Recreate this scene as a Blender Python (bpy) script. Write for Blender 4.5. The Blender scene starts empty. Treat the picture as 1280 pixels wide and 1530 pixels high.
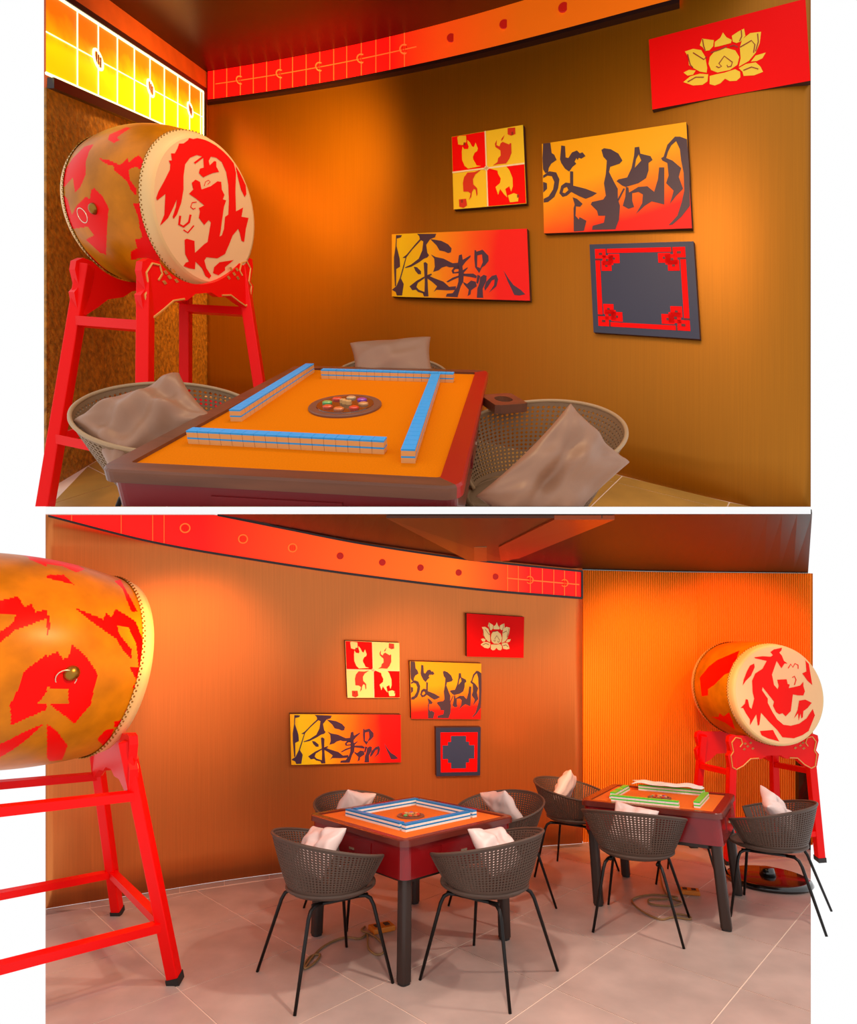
import bpy, bmesh, math, random
import numpy as np
from mathutils import Vector as V, Matrix, Euler
from mathutils.geometry import tessellate_polygon
random.seed(7)
sc = bpy.context.scene
COL = sc.collection

# ---------------------------------------------------------------- camera, world, exposure
# Two rooms stacked one above the other, each with a raked (sloping) floor, seen by one camera.
F, CX, PY = 850.0, 640.0, 785.0            # focal length and principal point, in pixels of the 1280x1530 frame
cd = bpy.data.cameras.new('camera'); cam = bpy.data.objects.new('camera', cd); COL.objects.link(cam)
cd.sensor_fit = 'HORIZONTAL'; cd.sensor_width = 36.0; cd.lens = 36.0*F/1280.0
cd.shift_y = (PY-765.0)/1280.0; cd.clip_start = 0.05
cam.rotation_euler = (math.pi/2, 0, 0)
sc.camera = cam
w = bpy.data.worlds.new('world'); sc.world = w; w.use_nodes = True
w.node_tree.nodes['Background'].inputs[0].default_value = (1, 1, 1, 1)
w.node_tree.nodes['Background'].inputs[1].default_value = 1.0
sc.view_settings.view_transform = 'Standard'; sc.view_settings.look = 'None'
sc.view_settings.exposure = 0.0; sc.view_settings.gamma = 1.0; sc.view_settings.use_curve_mapping = False

def lamp(name, kind, loc, target, energy, color, size=0.1, angle=60, blend=0.6):
    l = bpy.data.lights.new(name, kind); l.energy = energy; l.color = color
    if kind == 'SPOT':
        l.spot_size = math.radians(angle); l.spot_blend = blend; l.shadow_soft_size = size
    elif kind == 'POINT': l.shadow_soft_size = size
    o = bpy.data.objects.new(name, l); COL.objects.link(o); o.location = loc
    d = V(target)-V(loc); o.rotation_euler = d.to_track_quat('-Z', 'Y').to_euler()
    return o
WARM = (1.0, 0.62, 0.28); AMBER = (1.0, 0.42, 0.10); NEUT = (1.0, 0.86, 0.74); GOLD = (1.0, 0.56, 0.14)
# upper room lamps (ceiling spots, and one added for the corner)
lamp('spot_upper_table', 'SPOT', (-0.1, 2.0, 2.2), (-0.15, 1.9, 0.2), 35, WARM, 0.12, 75)
lamp('spot_upper_drum', 'SPOT', (-0.4, 2.3, 2.75), (-1.4, 3.1, 1.5), 60, WARM, 0.06, 60)
lamp('spot_upper_wall', 'SPOT', (-0.75, 3.7, 3.25), (-1.45, 5.0, 3.0), 300, GOLD, 0.15, 130, 1.0)
lamp('spot_upper_middle', 'SPOT', (-0.3, 3.0, 3.0), (-0.2, 4.3, 2.2), 32, GOLD, 0.25, 110, 1.0)
lamp('added_spot_upper_corner', 'SPOT', (-1.2, 3.9, 3.3), (-2.25, 4.3, 3.2), 26, WARM, 0.10, 110, 1.0)  # added to light the orange wall above the light box
lamp('spot_upper_pictures', 'SPOT', (0.1, 2.0, 2.6), (0.95, 3.7, 1.9), 55, WARM, 0.40, 90, 1.0)
lamp('spot_upper_right', 'SPOT', (0.4, 1.6, 2.4), (1.5, 3.2, 0.9), 45, WARM, 0.40, 90, 1.0)
# lower room lamps (ceiling spots, and spots added to brighten the walls)
lamp('spot_lower_table', 'SPOT', (0.3, 3.0, -0.05), (-0.05, 3.4, -2.2), 75, NEUT, 0.05, 120)
lamp('spot_lower_drum', 'SPOT', (-0.9, 2.5, -0.05), (-2.0, 3.1, -1.0), 65, WARM, 0.05, 80)
lamp('added_spot_lower_wall_left', 'SPOT', (-1.0, 2.3, -0.15), (-1.8, 4.4, -1.15), 420, AMBER, 0.10, 40, 1.0)  # added spot; its amber pool stands for a reflection in the wall
lamp('added_spot_lower_wall', 'SPOT', (0.0, 2.7, -0.2), (-0.1, 4.8, -1.5), 480, AMBER, 0.10, 46, 1.0)  # added for the bright orange band mirrored in the metal wall
lamp('added_spot_lower_wall_right', 'SPOT', (1.0, 3.4, -0.35), (1.25, 5.4, -1.9), 330, AMBER, 0.10, 46, 1.0)  # added to carry the mirrored amber glow to the right end
lamp('spot_lower_right', 'SPOT', (2.2, 3.7, -0.25), (1.7, 4.0, -2.6), 75, NEUT, 0.05, 120)
lamp('added_spot_lower_orange', 'SPOT', (2.0, 4.6, -0.5), (2.2, 5.9, -1.9), 120, (1.0, 0.55, 0.15), 0.08, 100, 1.0)  # added to brighten the fluted wall
lamp('spot_lower_far_drum', 'SPOT', (2.9, 4.9, -0.45), (3.05, 5.7, -1.3), 60, (1.0, 0.25, 0.05), 0.03, 100, 0.9)
lamp('spot_lower_front', 'SPOT', (-0.3, 2.1, -0.02), (-0.2, 2.9, -2.4), 45, NEUT, 0.05, 110)

# ---------------------------------------------------------------- projection helpers (used only to read positions off the photograph)
def ray(px, py): return V(((px-CX)/F, 1.0, (PY-py)/F))
def pt(px, py, Y): return ray(px, py)*Y
K = {1: 0.482, 2: -0.288}                  # slope of the raked floor of room 1 (upper) and room 2 (lower)
HP = {1: 1.40, 2: 1.54}                    # eye height above each floor, measured plumb
def floor_z(room, Y): return K[room]*Y-HP[room]
def frame(room):
    th = math.atan(K[room])
    return Matrix.Translation((0, 0, -HP[room])) @ Matrix.Rotation(th, 4, 'X')
FR = {1: frame(1), 2: frame(2)}
def on_floor(room, X, Y):                  # plan position -> coordinates in the raked frame
    return FR[room].inverted() @ V((X, Y, floor_z(room, Y)))
def plane_hit(room, px, py, u):            # pixel -> point at height u above the raked floor, raked-frame coordinates
    inv = FR[room].inverted(); o = inv @ V((0, 0, 0)); d = (inv.to_3x3() @ ray(px, py))
    return o+d*((u-o.z)/d.z)
def interp(tab, x):
    if x <= tab[0][0]: i = 0
    elif x >= tab[-1][0]: i = len(tab)-2
    else: i = max(j for j in range(len(tab)-1) if tab[j][0] <= x)
    (x0, y0), (x1, y1) = tab[i], tab[i+1]
    h = x1-x0
    def slope(j):
        if j <= 0: return (tab[1][1]-tab[0][1])/(tab[1][0]-tab[0][0])
        if j >= len(tab)-1: return (tab[-1][1]-tab[-2][1])/(tab[-1][0]-tab[-2][0])
        return (tab[j+1][1]-tab[j-1][1])/(tab[j+1][0]-tab[j-1][0])
    t = (x-x0)/h
    if t < 0 or t > 1: return y0+(y1-y0)*t
    m0, m1 = slope(i)*h, slope(i+1)*h
    return (2*t**3-3*t**2+1)*y0+(t**3-2*t**2+t)*m0+(-2*t**3+3*t**2)*y1+(t**3-t**2)*m1

# ---------------------------------------------------------------- materials
def lin(c):
    return tuple((x/255/12.92 if x/255 <= 0.04045 else ((x/255+0.055)/1.055)**2.4) for x in c)+(1.0,)
def mat(name, rgb, rough=0.5, metal=0.0, noise=0.0, nscale=20, bump=0.0, bscale=60, emit=0.0, coat=0.0, spec=0.5, rgb2=None, stretch=None, sheen=0.0):
    m = bpy.data.materials.new(name); m.use_nodes = True
    nt = m.node_tree; b = nt.nodes['Principled BSDF']; L = nt.links
    b.inputs['Base Color'].default_value = lin(rgb); b.inputs['Roughness'].default_value = rough
    b.inputs['Metallic'].default_value = metal; b.inputs['Coat Weight'].default_value = coat
    b.inputs['Specular IOR Level'].default_value = spec
    if sheen: b.inputs['Sheen Weight'].default_value = sheen
    tc = nt.nodes.new('ShaderNodeTexCoord'); src = tc.outputs['Object']
    if stretch:
        mp = nt.nodes.new('ShaderNodeMapping'); mp.inputs['Scale'].default_value = stretch
        L.new(src, mp.inputs[0]); src = mp.outputs[0]
    if noise or rgb2:
        n = nt.nodes.new('ShaderNodeTexNoise'); n.inputs['Scale'].default_value = nscale; n.inputs['Detail'].default_value = 4
        L.new(src, n.inputs['Vector'])
        r = nt.nodes.new('ShaderNodeValToRGB')
        r.color_ramp.elements[0].position = 0.3; r.color_ramp.elements[1].position = 0.7
        c2 = rgb2 or tuple(max(0, x*(1-noise)) for x in rgb)
        r.color_ramp.elements[0].color = lin(c2); r.color_ramp.elements[1].color = lin(rgb)
        L.new(n.outputs[0], r.inputs[0]); L.new(r.outputs[0], b.inputs['Base Color'])
    if bump:
        n2 = nt.nodes.new('ShaderNodeTexNoise'); n2.inputs['Scale'].default_value = bscale; n2.inputs['Detail'].default_value = 5
        L.new(src, n2.inputs['Vector'])
        bp = nt.nodes.new('ShaderNodeBump'); bp.inputs['Strength'].default_value = bump; bp.inputs['Distance'].default_value = 0.02
        L.new(n2.outputs[0], bp.inputs['Height']); L.new(bp.outputs[0], b.inputs['Normal'])
    if emit:
        b.inputs['Emission Color'].default_value = lin(rgb); b.inputs['Emission Strength'].default_value = emit
    return m
def ramp_mat(name, axis, lo, hi, stops, rough=0.5, emit=0.0, noise_amt=0.0, noise_scale=4, spec=0.3, rake=0.0):
    """print that runs through several colours along one object axis (x, y or z)"""
    m = bpy.data.materials.new(name); m.use_nodes = True
    nt = m.node_tree; b = nt.nodes['Principled BSDF']; L = nt.links
    b.inputs['Roughness'].default_value = rough; b.inputs['Specular IOR Level'].default_value = spec
    tc = nt.nodes.new('ShaderNodeTexCoord'); sx = nt.nodes.new('ShaderNodeSeparateXYZ'); L.new(tc.outputs['Object'], sx.inputs[0])
    mr = nt.nodes.new('ShaderNodeMapRange'); mr.inputs['From Min'].default_value = lo; mr.inputs['From Max'].default_value = hi
    src = sx.outputs['XYZ'.index(axis.upper())]
    if rake:                                # measure height from the raked floor line, not from level
        rk = nt.nodes.new('ShaderNodeMath'); rk.operation = 'MULTIPLY_ADD'; rk.inputs[1].default_value = -rake
        L.new(sx.outputs[1], rk.inputs[0]); L.new(src, rk.inputs[2]); src = rk.outputs[0]
    L.new(src, mr.inputs[0]); val = mr.outputs[0]
    if noise_amt:
        n = nt.nodes.new('ShaderNodeTexNoise'); n.inputs['Scale'].default_value = noise_scale; n.inputs['Detail'].default_value = 6
        L.new(tc.outputs['Object'], n.inputs['Vector'])
        s = nt.nodes.new('ShaderNodeMath'); s.operation = 'MULTIPLY_ADD'; s.inputs[1].default_value = noise_amt; s.inputs[2].default_value = -noise_amt/2
        L.new(n.outputs[0], s.inputs[0])
        a = nt.nodes.new('ShaderNodeMath'); a.operation = 'ADD'; L.new(val, a.inputs[0]); L.new(s.outputs[0], a.inputs[1]); val = a.outputs[0]
    r = nt.nodes.new('ShaderNodeValToRGB'); L.new(val, r.inputs[0])
    e = r.color_ramp.elements
    while len(e) < len(stops): e.new(0.5)
    for i, (p, c) in enumerate(stops): e[i].position = p; e[i].color = lin(c)
    L.new(r.outputs[0], b.inputs['Base Color'])
    if emit:
        L.new(r.outputs[0], b.inputs['Emission Color']); b.inputs['Emission Strength'].default_value = emit
    return m
def glow(name, rgb, strength): return mat(name, rgb, 0.6, emit=strength)

M = dict(
    wall1=mat('bronze_wall_sheet', (172, 104, 0), 0.42, 0.6, noise=0.05, nscale=3, stretch=(60, 60, 0.6)),
    wall2=mat('copper_wall_sheet', (220, 124, 58), 0.36, 0.68, noise=0.05, nscale=3, stretch=(60, 60, 0.6)),
    orange_paint=mat('orange_plaster', (205, 88, 20), 0.6, noise=0.1, nscale=6),
    ochre_plaster=mat('ochre_textured_plaster', (196, 128, 28), 0.55, noise=0.35, nscale=30, bump=0.9, bscale=26),
    ceiling=mat('dark_brown_ceiling', (46, 24, 8), 0.4, 0.2, noise=0.2, nscale=2, spec=0.3),
    dark_trim=mat('black_brown_trim', (42, 18, 16), 0.4),
    orange_flute=mat('orange_fluted_panel', (248, 122, 8), 0.5, spec=0.2),
    tile1=mat('golden_beige_floor_tile', (190, 140, 62), 0.45, noise=0.12, nscale=5),
    tile2=mat('pinkish_grey_floor_tile', (200, 172, 160), 0.38, noise=0.12, nscale=4),
    grout=mat('pale_grout', (236, 206, 186), 0.8),
    white=mat('white_plaster', (250, 250, 250), 0.8),
    red=mat('red_lacquer', (236, 4, 2), 0.4, spec=0.18),
    darkrubber=mat('black_rubber', (32, 26, 24), 0.6),
    goldpaint=mat('gold_paint', (214, 140, 30), 0.35, 0.2, noise=0.3, nscale=14),
    gold_line=mat('gold_line_paint', (222, 150, 70), 0.45),
    red_drum=mat('red_drum_lacquer', (236, 4, 0), 0.36, spec=0.10),
    gold_drum=mat('gold_drum_lacquer', (206, 118, 4), 0.34, spec=0.14, noise=0.18, nscale=7),
    skin=mat('cream_drum_skin', (238, 186, 132), 0.55),
    skin_rim=mat('cream_drum_skin_edge', (232, 184, 120), 0.5),
    dragon=mat('red_dragon_paint', (238, 14, 4), 0.6, spec=0.15),
    brass=mat('brass', (150, 108, 40), 0.3, 0.9),
    steel=mat('bright_steel', (225, 200, 170), 0.25, 0.9),
    canvas_edge=mat('dark_canvas_edge', (62, 24, 16), 0.6),
    ink=mat('dark_purple_ink', (72, 48, 58), 0.5),
    ink2=mat('deep_violet_ink', (66, 38, 62), 0.5),
    redprint=mat('red_print', (244, 4, 2), 0.6, spec=0.12),
    yellowprint=mat('yellow_print', (246, 200, 30), 0.5),
    lotusgold=mat('lotus_gold_print', (246, 200, 40), 0.5),
    lotusline=mat('lotus_line_print', (150, 40, 12), 0.5),
    navy=mat('navy_print', (44, 48, 74), 0.5),
    cream_print=mat('cream_line_print', (246, 220, 170), 0.5),
    wood=mat('brown_table_rim', (120, 68, 44), 0.32, spec=0.4, noise=0.2, nscale=3, stretch=(1, 8, 8)),
    apron=mat('maroon_table_body', (126, 12, 16), 0.2, spec=0.5),
    felt1=mat('orange_felt', (234, 122, 0), 0.95, spec=0.05, noise=0.05, nscale=200),
    felt2=mat('salmon_orange_felt', (236, 116, 44), 0.95, spec=0.05, noise=0.05, nscale=200),
    rim_reflect=mat('painted_red_reflection_rim', (170, 22, 10), 0.3, spec=0.4),  # red reflection painted as the colour of the right rail
    rim2=mat('dark_rim_painted_reflection', (104, 38, 28), 0.25, spec=0.5),  # reddish tone of a reflection is put into the rim colour
    leg=mat('dark_brown_metal_leg', (58, 42, 36), 0.35, 0.4),
    console=mat('bronze_console_ring', (120, 76, 56), 0.4),
    console2=mat('dark_console_dial', (62, 30, 20), 0.25, coat=0.6),
    chair1=mat('taupe_moulded_plastic', (136, 102, 70), 0.5, spec=0.3),
    chair2=mat('brown_grey_moulded_plastic', (84, 64, 54), 0.5, spec=0.25),
    rim1=mat('pale_taupe_plastic_rim', (176, 138, 98), 0.5),
    blackmetal=mat('black_metal_tube', (26, 20, 18), 0.35, 0.5),
    pillow1=mat('satin_taupe_fabric', (158, 112, 84), 0.45, bump=0.05, bscale=300),
    pillow2=mat('pinkish_white_satin_fabric', (226, 198, 190), 0.42, bump=0.05, bscale=300),
    tile_body=mat('ivory_tile_light_tint', (226, 170, 104), 0.35),  # ivory with the orange tint of the light put into it
    tile_blue=mat('sky_blue_tile_back', (56, 166, 238), 0.4, spec=0.2),
    tile_blue2=mat('blue_tile_back', (20, 130, 196), 0.4, spec=0.15),
    tile_green=mat('green_tile_back', (60, 215, 60), 0.3),
    tile_white=mat('white_tile_face', (226, 228, 220), 0.35),
    cable=mat('tan_cable', (150, 110, 66), 0.5),
    orange_box=mat('orange_plastic_box', (214, 116, 20), 0.5),
    paper=mat('white_cloth', (232, 232, 226), 0.7),
    black=mat('black_gloss', (16, 10, 10), 0.2, coat=0.5),
)

# ---------------------------------------------------------------- mesh helpers
def mesh(name, verts, faces, mats, smooth=False, fmat=None):
    me = bpy.data.meshes.new(name); me.from_pydata([tuple(v) for v in verts], [], faces)
    for m in (mats if isinstance(mats, (list, tuple)) else [mats]): me.materials.append(m)
    if fmat: me.polygons.foreach_set('material_index', fmat)
    if smooth: me.polygons.foreach_set('use_smooth', [True]*len(me.polygons))
    me.update(); return me
def link(name, me, parent=None, loc=None, props=None):
    o = bpy.data.objects.new(name, me); COL.objects.link(o)
    if parent: o.parent = parent
    if loc is not None: o.location = loc
    if props: [o.__setitem__(k, v) for k, v in props.items()]
    return o
def thing(name, label, cat, matrix=None, group=None):
    o = bpy.data.objects.new(name, None); COL.objects.link(o); o.empty_display_size = 0.1
    if matrix is not None: o.matrix_world = matrix
    tag(o, label, cat, group); return o
def tag(o, label, cat, group=None):
    o['label'] = label; o['category'] = cat
    if group: o['group'] = group
    return o
def struct(o, label=None):
    o['kind'] = 'structure'
    if label: o['label'] = label
    return o
class MB:
    """collects shapes for ONE mesh object"""
    def __init__(s): s.v = []; s.f = []; s.m = []
    def add(s, v, f, mi=0):
        b = len(s.v); s.v += [V(x) for x in v]; s.f += [tuple(i+b for i in q) for q in f]; s.m += [mi]*len(f); return s
    def box(s, c, d, mi=0, rot=None):
        c = V(c); v = []
        for z in (-1, 1):
            for y in (-1, 1):
                for x in (-1, 1):
                    p = V((x*d[0]/2, y*d[1]/2, z*d[2]/2))
                    v.append(c+((rot @ p) if rot else p))
        return s.add(v, [(0, 2, 3, 1), (4, 5, 7, 6), (0, 1, 5, 4), (2, 6, 7, 3), (0, 4, 6, 2), (1, 3, 7, 5)], mi)
    def tube(s, path, r, n=8, mi=0, closed=False, cap=True, square=False):
        path = [V(p) for p in path]; N = len(path); rings = []
        rs = r if isinstance(r, (list, tuple)) else [r]*N
        ref = None
        for i, p in enumerate(path):
            a = path[(i-1) % N] if (closed or i > 0) else p; b = path[(i+1) % N] if (closed or i < N-1) else p
            t = (b-a).normalized()
            if ref is None:
                ref = V((0, 0, 1)) if abs(t.z) < 0.9 else V((1, 0, 0))
            x = (ref-t*ref.dot(t))
            x = x.normalized() if x.length > 1e-6 else t.orthogonal().normalized()
            ref = x; y = t.cross(x)
            off = math.pi/4 if square else 0
            rr = rs[i]*(1.414 if square else 1)
            rings.append([p+rr*(math.cos(off+2*math.pi*k/n)*x+math.sin(off+2*math.pi*k/n)*y) for k in range(n)])
        v = [q for R in rings for q in R]; f = []
        for i in range(N if closed else N-1):
            j = (i+1) % N
            for k in range(n): f.append((i*n+k, i*n+(k+1) % n, j*n+(k+1) % n, j*n+k))
        if cap and not closed: f += [tuple(range(n-1, -1, -1)), tuple((N-1)*n+k for k in range(n))]
        return s.add(v, f, mi)
    def grid(s, fn, nu, nv, mi=0, wrapu=False):
        v = [fn(i/nu, j/nv) for j in range(nv+1) for i in range(nu if wrapu else nu+1)]; W = nu if wrapu else nu+1
        f = [(j*W+i, j*W+(i+1) % W, (j+1)*W+(i+1) % W, (j+1)*W+i) for j in range(nv) for i in range(nu)]
        return s.add(v, f, mi)
    def lathe(s, prof, n=32, mi=0, c=(0, 0, 0)):
        c = V(c); v = [c+V((r*math.cos(2*math.pi*k/n), r*math.sin(2*math.pi*k/n), z)) for r, z in prof for k in range(n)]
        f = [(i*n+k, i*n+(k+1) % n, (i+1)*n+(k+1) % n, (i+1)*n+k) for i in range(len(prof)-1) for k in range(n)]
        f.append(tuple((len(prof)-1)*n+k for k in range(n))); f.append(tuple(range(n-1, -1, -1)))
        return s.add(v, f, mi)
    def prism(s, loop, d, mi=0):
        """closed loop of 3D points, extruded by vector d"""
        n = len(loop); loop = [V(p) for p in loop]; d = V(d)
        s.add(loop+[p+d for p in loop], [(i, (i+1) % n, n+(i+1) % n, n+i) for i in range(n)], mi)
        for base, flip in ((loop, True), ([p+d for p in loop], False)):
            tri = tessellate_polygon([base]); s.add(base, [tuple(t[::-1]) if flip else tuple(t) for t in tri], mi)
        return s
    def build(s, name, m, parent=None, smooth=False, loc=None, origin=None, props=None):
        vs = [v-V(origin) for v in s.v] if origin is not None else s.v
        return link(name, mesh(name, vs, s.f, m, smooth, s.m if isinstance(m, (list, tuple)) else None), parent, loc, props)
def solid(o, t, off=1.0):
    md = o.modifiers.new('thickness', 'SOLIDIFY'); md.thickness = t; md.offset = off; return o
def bevel(o, wdt, seg=2):
    md = o.modifiers.new('bevel', 'BEVEL'); md.width = wdt; md.segments = seg; md.limit_method = 'ANGLE'; return o
def copy_tree(o, parent=None):
    c = o.copy(); COL.objects.link(c)
    if parent: c.parent = parent
    for ch in list(o.children): copy_tree(ch, c)
    return c

# ================================================================ STRUCTURE: upper room
C1 = 1.744                                  # ceiling above the eye, measured plumb
def c_at(py, Y): return (PY-py)/F*Y-K[1]*Y
def y_top1(py): return C1/((PY-py)/F-K[1])
W1 = [(308, y_top1(107)), (416, y_top1(92)), (503, y_top1(79)), (610, y_top1(51)), (687, y_top1(27)), (772, y_top1(-1)),
      (923, 3.60), (1040, 3.33), (1138, 3.11), (1215, 2.97)]
W1C = np.polyfit([p[0]-700 for p in W1], [p[1] for p in W1], 3)
def Y1(px): return float(np.polyval(W1C, px-700))
def wall1_pt(px, c): Y = Y1(px); return V(((px-CX)/F*Y, Y, K[1]*Y+c))
N = 70
def wall1_low(px, v):
    Y = Y1(px); c0 = max(-HP[1]-.05, ((PY-757.5)/F-K[1])*Y); return wall1_pt(px, c0+v*(C1+0.02-c0))
pxs = [308+(1211-308)*i/N for i in range(N+1)]
b = MB().grid(lambda u, v: wall1_low(302+909*u, v), N, 12)
o = b.build('wall_back_upper', M['wall1'], smooth=True); solid(o, 0.08, -1.0); struct(o, 'curved brushed bronze metal wall of the upper room')
XL = lambda Y: -2.16-(5.53-Y)*0.036        # left wall of the upper room in plan
Yc = Y1(308); YL = 3.335
def lw(Y, c, out=0.0): return V((XL(Y)+out, Y, K[1]*Y+c))
o = MB().grid(lambda u, v: lw(YL+(Yc+.06-YL)*u, -HP[1]-.05+v*(1.01+HP[1])), 8, 8).build('wall_left_upper', M['ochre_plaster']); solid(o, 0.015, -1.0); struct(o, 'ochre textured plaster wall behind the upper drum')
o = MB().grid(lambda u, v: lw(YL+(Yc+.06-YL)*u, 0.96+v*(C1-0.96)), 8, 2).build('wall_left_upper_band', M['orange_paint']); solid(o, 0.015, -1.0); struct(o, 'orange painted upper part of the left wall')
# ceiling of the upper room
def ceil1(X, Y): return V((X, Y, K[1]*Y+C1))
b = MB(); 
far = [lw(Yc+.05, C1)]+[wall1_pt(p, C1) for p in pxs]; nf = len(far); near = [lw(2.6, C1)+V((i*(2.7/(nf-1)), 0, 0)) for i in range(nf)]
b.add(far+near, [(i, i+1, nf+1+i, nf+i) for i in range(nf-1)])
o = b.build('ceiling_upper', M['ceiling']); solid(o, 0.05, -1.0); struct(o, 'dark brown ceiling of the upper room')
# floor of the upper room: slab + tiles
def fl(room, X, Y, d=0.0): return V((X, Y, floor_z(room, Y)+d))
YF1 = HP[1]/(K[1]-(PY-757.0)/F)
XR = lambda Y: (1211-CX)/F*Y
XLf = lambda Y: max((68-CX)/F*Y, XL(Y)-0.02)
loop = [fl(1, XLf(YF1), YF1), fl(1, XR(YF1)*0.999, YF1)]
wl = [wall1_pt(p, -HP[1]) for p in reversed(pxs)]
loop = [fl(1, XLf(YF1), YF1)]+[q for q in wl if q.y > YF1]+[fl(1, XL(YF1+.3), YF1+0.3)]
o = MB().prism([q-V((0, 0, 0.003)) for q in loop], (0, 0, -0.04)).build('floor_upper', M['grout']); struct(o, 'tiled floor of the upper room')
FLOOR1 = o
tm = None
import itertools
def clip_poly(poly, inside):
    out = []
    for i in range(len(poly)):
        a, b2 = poly[i], poly[(i+1) % len(poly)]; ia, ib = inside(a), inside(b2)
        if ia >= 0: out.append(a)
        if (ia >= 0) != (ib >= 0): out.append(a+(b2-a)*(ia/(ia-ib)))
    return out
ang1 = math.atan2(wall1_pt(1138, 0).y-wall1_pt(923, 0).y, wall1_pt(1138, 0).x-wall1_pt(923, 0).x)
d1 = V((math.cos(ang1), math.sin(ang1))); d2 = V((-d1.y, d1.x)); base = wall1_pt(930, 0).xy
def wall_in(q):   # >0 inside the room (towards the camera from the wall)
    px = CX+F*q.x/q.y; return Y1(max(308, min(1211, px)))-0.012-q.y
for i in range(-10, 6):
    for j in range(0, 6):
        # a narrow skirting row against the wall, then square tiles
        y0, y1 = (-0.13, 0.1) if j == 0 else (-0.13-0.6*j, -0.13-0.6*(j-1))
        g = 0.004
        poly = [base+d1*(0.6*i+g)+d2*(y0+g), base+d1*(0.6*(i+1)-g)+d2*(y0+g), base+d1*(0.6*(i+1)-g)+d2*(y1-g), base+d1*(0.6*i+g)+d2*(y1-g)]
        for ins in (lambda q: q.y-YF1, wall_in, lambda q: XR(q.y)-q.x, lambda q: q.x-XLf(q.y)-0.03):
            poly = clip_poly(poly, ins) if poly else poly
        if len(poly) < 3: continue
        c = sum(poly, V((0, 0)))/len(poly)
        # only the tiles near the two visible corners of the floor
        L3 = [fl(1, q.x, q.y) for q in poly]
        MB().prism([p-V((0, 0, 0.003)) for p in L3], (0, 0, 0.003)).build('floor_tile', M['tile1'], FLOOR1)
# thin white slab between the two rooms; the upper furniture stands on it
ya, yb = 1.0, YF1+0.35
def edge(px, py, Y): return pt(px, py, Y)
top = [edge(68, 757.2, ya), edge(1211, 757.2, ya), edge(1211, 757.4, YF1), edge(68, 757.4, YF1)]
bot = [edge(68, 768, ya), edge(1211, 768, ya), edge(1211, 768, 3.7), edge(68, 768, 3.7)]
o = MB().add(top+bot, [(0, 1, 2, 3), (7, 6, 5, 4), (0, 4, 5, 1), (1, 5, 6, 2), (2, 6, 7, 3), (3, 7, 4, 0)]).build('floor_slab', M['white'])
struct(o, 'thin white floor slab between the upper and the lower room')
SLABN = V((0, -(PY-757.0)/F, 1)).normalized()

# ================================================================ STRUCTURE: lower room
def yfloor2(py): return HP[2]/((py-PY)/F+K[2])
W2 = [(68, yfloor2(1358)), (200, yfloor2(1337)), (319, yfloor2(1318)), (430, yfloor2(1303)), (560, yfloor2(1288)), (690, yfloor2(1275)), (812, yfloor2(1264)), (870, yfloor2(1260))]
def Y2(px): return interp(W2, px)
TOP2 = [(68, 722), (200, 746), (320, 768), (430, 790), (540, 811.5), (690, 834), (780, 844), (870, 853)]
BOT2 = [(68, 770), (230, 810.5), (400, 839.7), (540, 860), (715, 881), (870, 894)]
def w2(px, py, out=0.0): return pt(px, py, Y2(px)-out)
def w2base(px): Y = Y2(px); return V(((px-CX)/F*Y, Y, floor_z(2, Y)))
def w2col(px, v):
    Y = Y2(px); z0 = floor_z(2, Y); z1 = max((PY-interp(TOP2, px))/F*Y, 0.0); z1 = min(z1, (PY-769)/F*Y) if px < 330 else z1
    return V(((px-CX)/F*Y, Y, z0+(z1-z0)*v))
o = MB().grid(lambda u, v: w2col(68+802*u, v), 64, 12).build('wall_back_lower', M['wall2'], smooth=True); solid(o, 0.08, -1.0); struct(o, 'curved brushed copper metal wall of the lower room')
W3 = [(870, 5.72), (960, 5.85), (1040, 5.95), (1130, 5.85), (1211, 5.6)]
def Y3(px): return interp(W3, px)
TOP3 = [(870, 852), (1000, 855), (1211, 857)]
nr = 104
def flute(u, v):
    px = 870.5+(1211-870.5)*u; Y = Y3(px); ph = (u*nr) % 1.0
    Y -= 0.005*abs(math.sin(math.pi*ph))
    z0 = floor_z(2, Y3(px)); z1 = (PY-interp(TOP3, px))/F*Y3(px)
    return V(((px-CX)/F*Y, Y, z0+(z1-z0)*v))
o = MB().grid(flute, nr*5, 1).build('wall_right_lower', M['orange_flute'], smooth=True); solid(o, 0.05, -1.0); struct(o, 'orange vertically fluted wall behind the far drum')
def top2(px): return w2(px, interp(TOP2, px)) if px <= 870 else pt(px, interp(TOP3, px), Y3(px))
cols = [320+(1213-320)*i/40 for i in range(41)]
b = MB(); b.add([top2(p)+V((0, 0.06, 0)) for p in cols]+[pt(p, 768, 3.6) for p in cols], [(i, i+1, 42+i, 41+i) for i in range(40)])
o = b.build('ceiling_lower', M['ceiling']); solid(o, 0.03, -1.0); struct(o, 'dark brown ceiling of the lower room')
# V-shaped reflection in the ceiling, built as coloured dropped panels
def ceil2(px, py, drop=0.0):
    # point of the ceiling surface seen at that pixel, lowered by drop
    tp = top2(px); ty = interp(TOP2, px) if px <= 870 else interp(TOP3, px)
    t = (py-768)/(ty-768); n0 = pt(px, 768, 3.6)
    # find the parameter along the segment near->far whose projection is py
    lo, hi = 0.0, 1.0
    for _ in range(30):
        m_ = (lo+hi)/2; q = n0+(tp-n0)*m_
        if PY-F*q.z/q.y < py: lo = m_
        else: hi = m_
    return n0+(tp-n0)*lo-V((0, 0, drop))
refl = thing('ceiling_reflection', 'dark V-shaped reflection in the lower room ceiling, built as panels', 'reflection', Matrix.Translation(ceil2(720, 800)))
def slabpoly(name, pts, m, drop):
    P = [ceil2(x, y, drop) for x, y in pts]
    MB().prism(P, (0, 0, drop*0.95)).build(name, m, refl, origin=refl.location)
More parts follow.
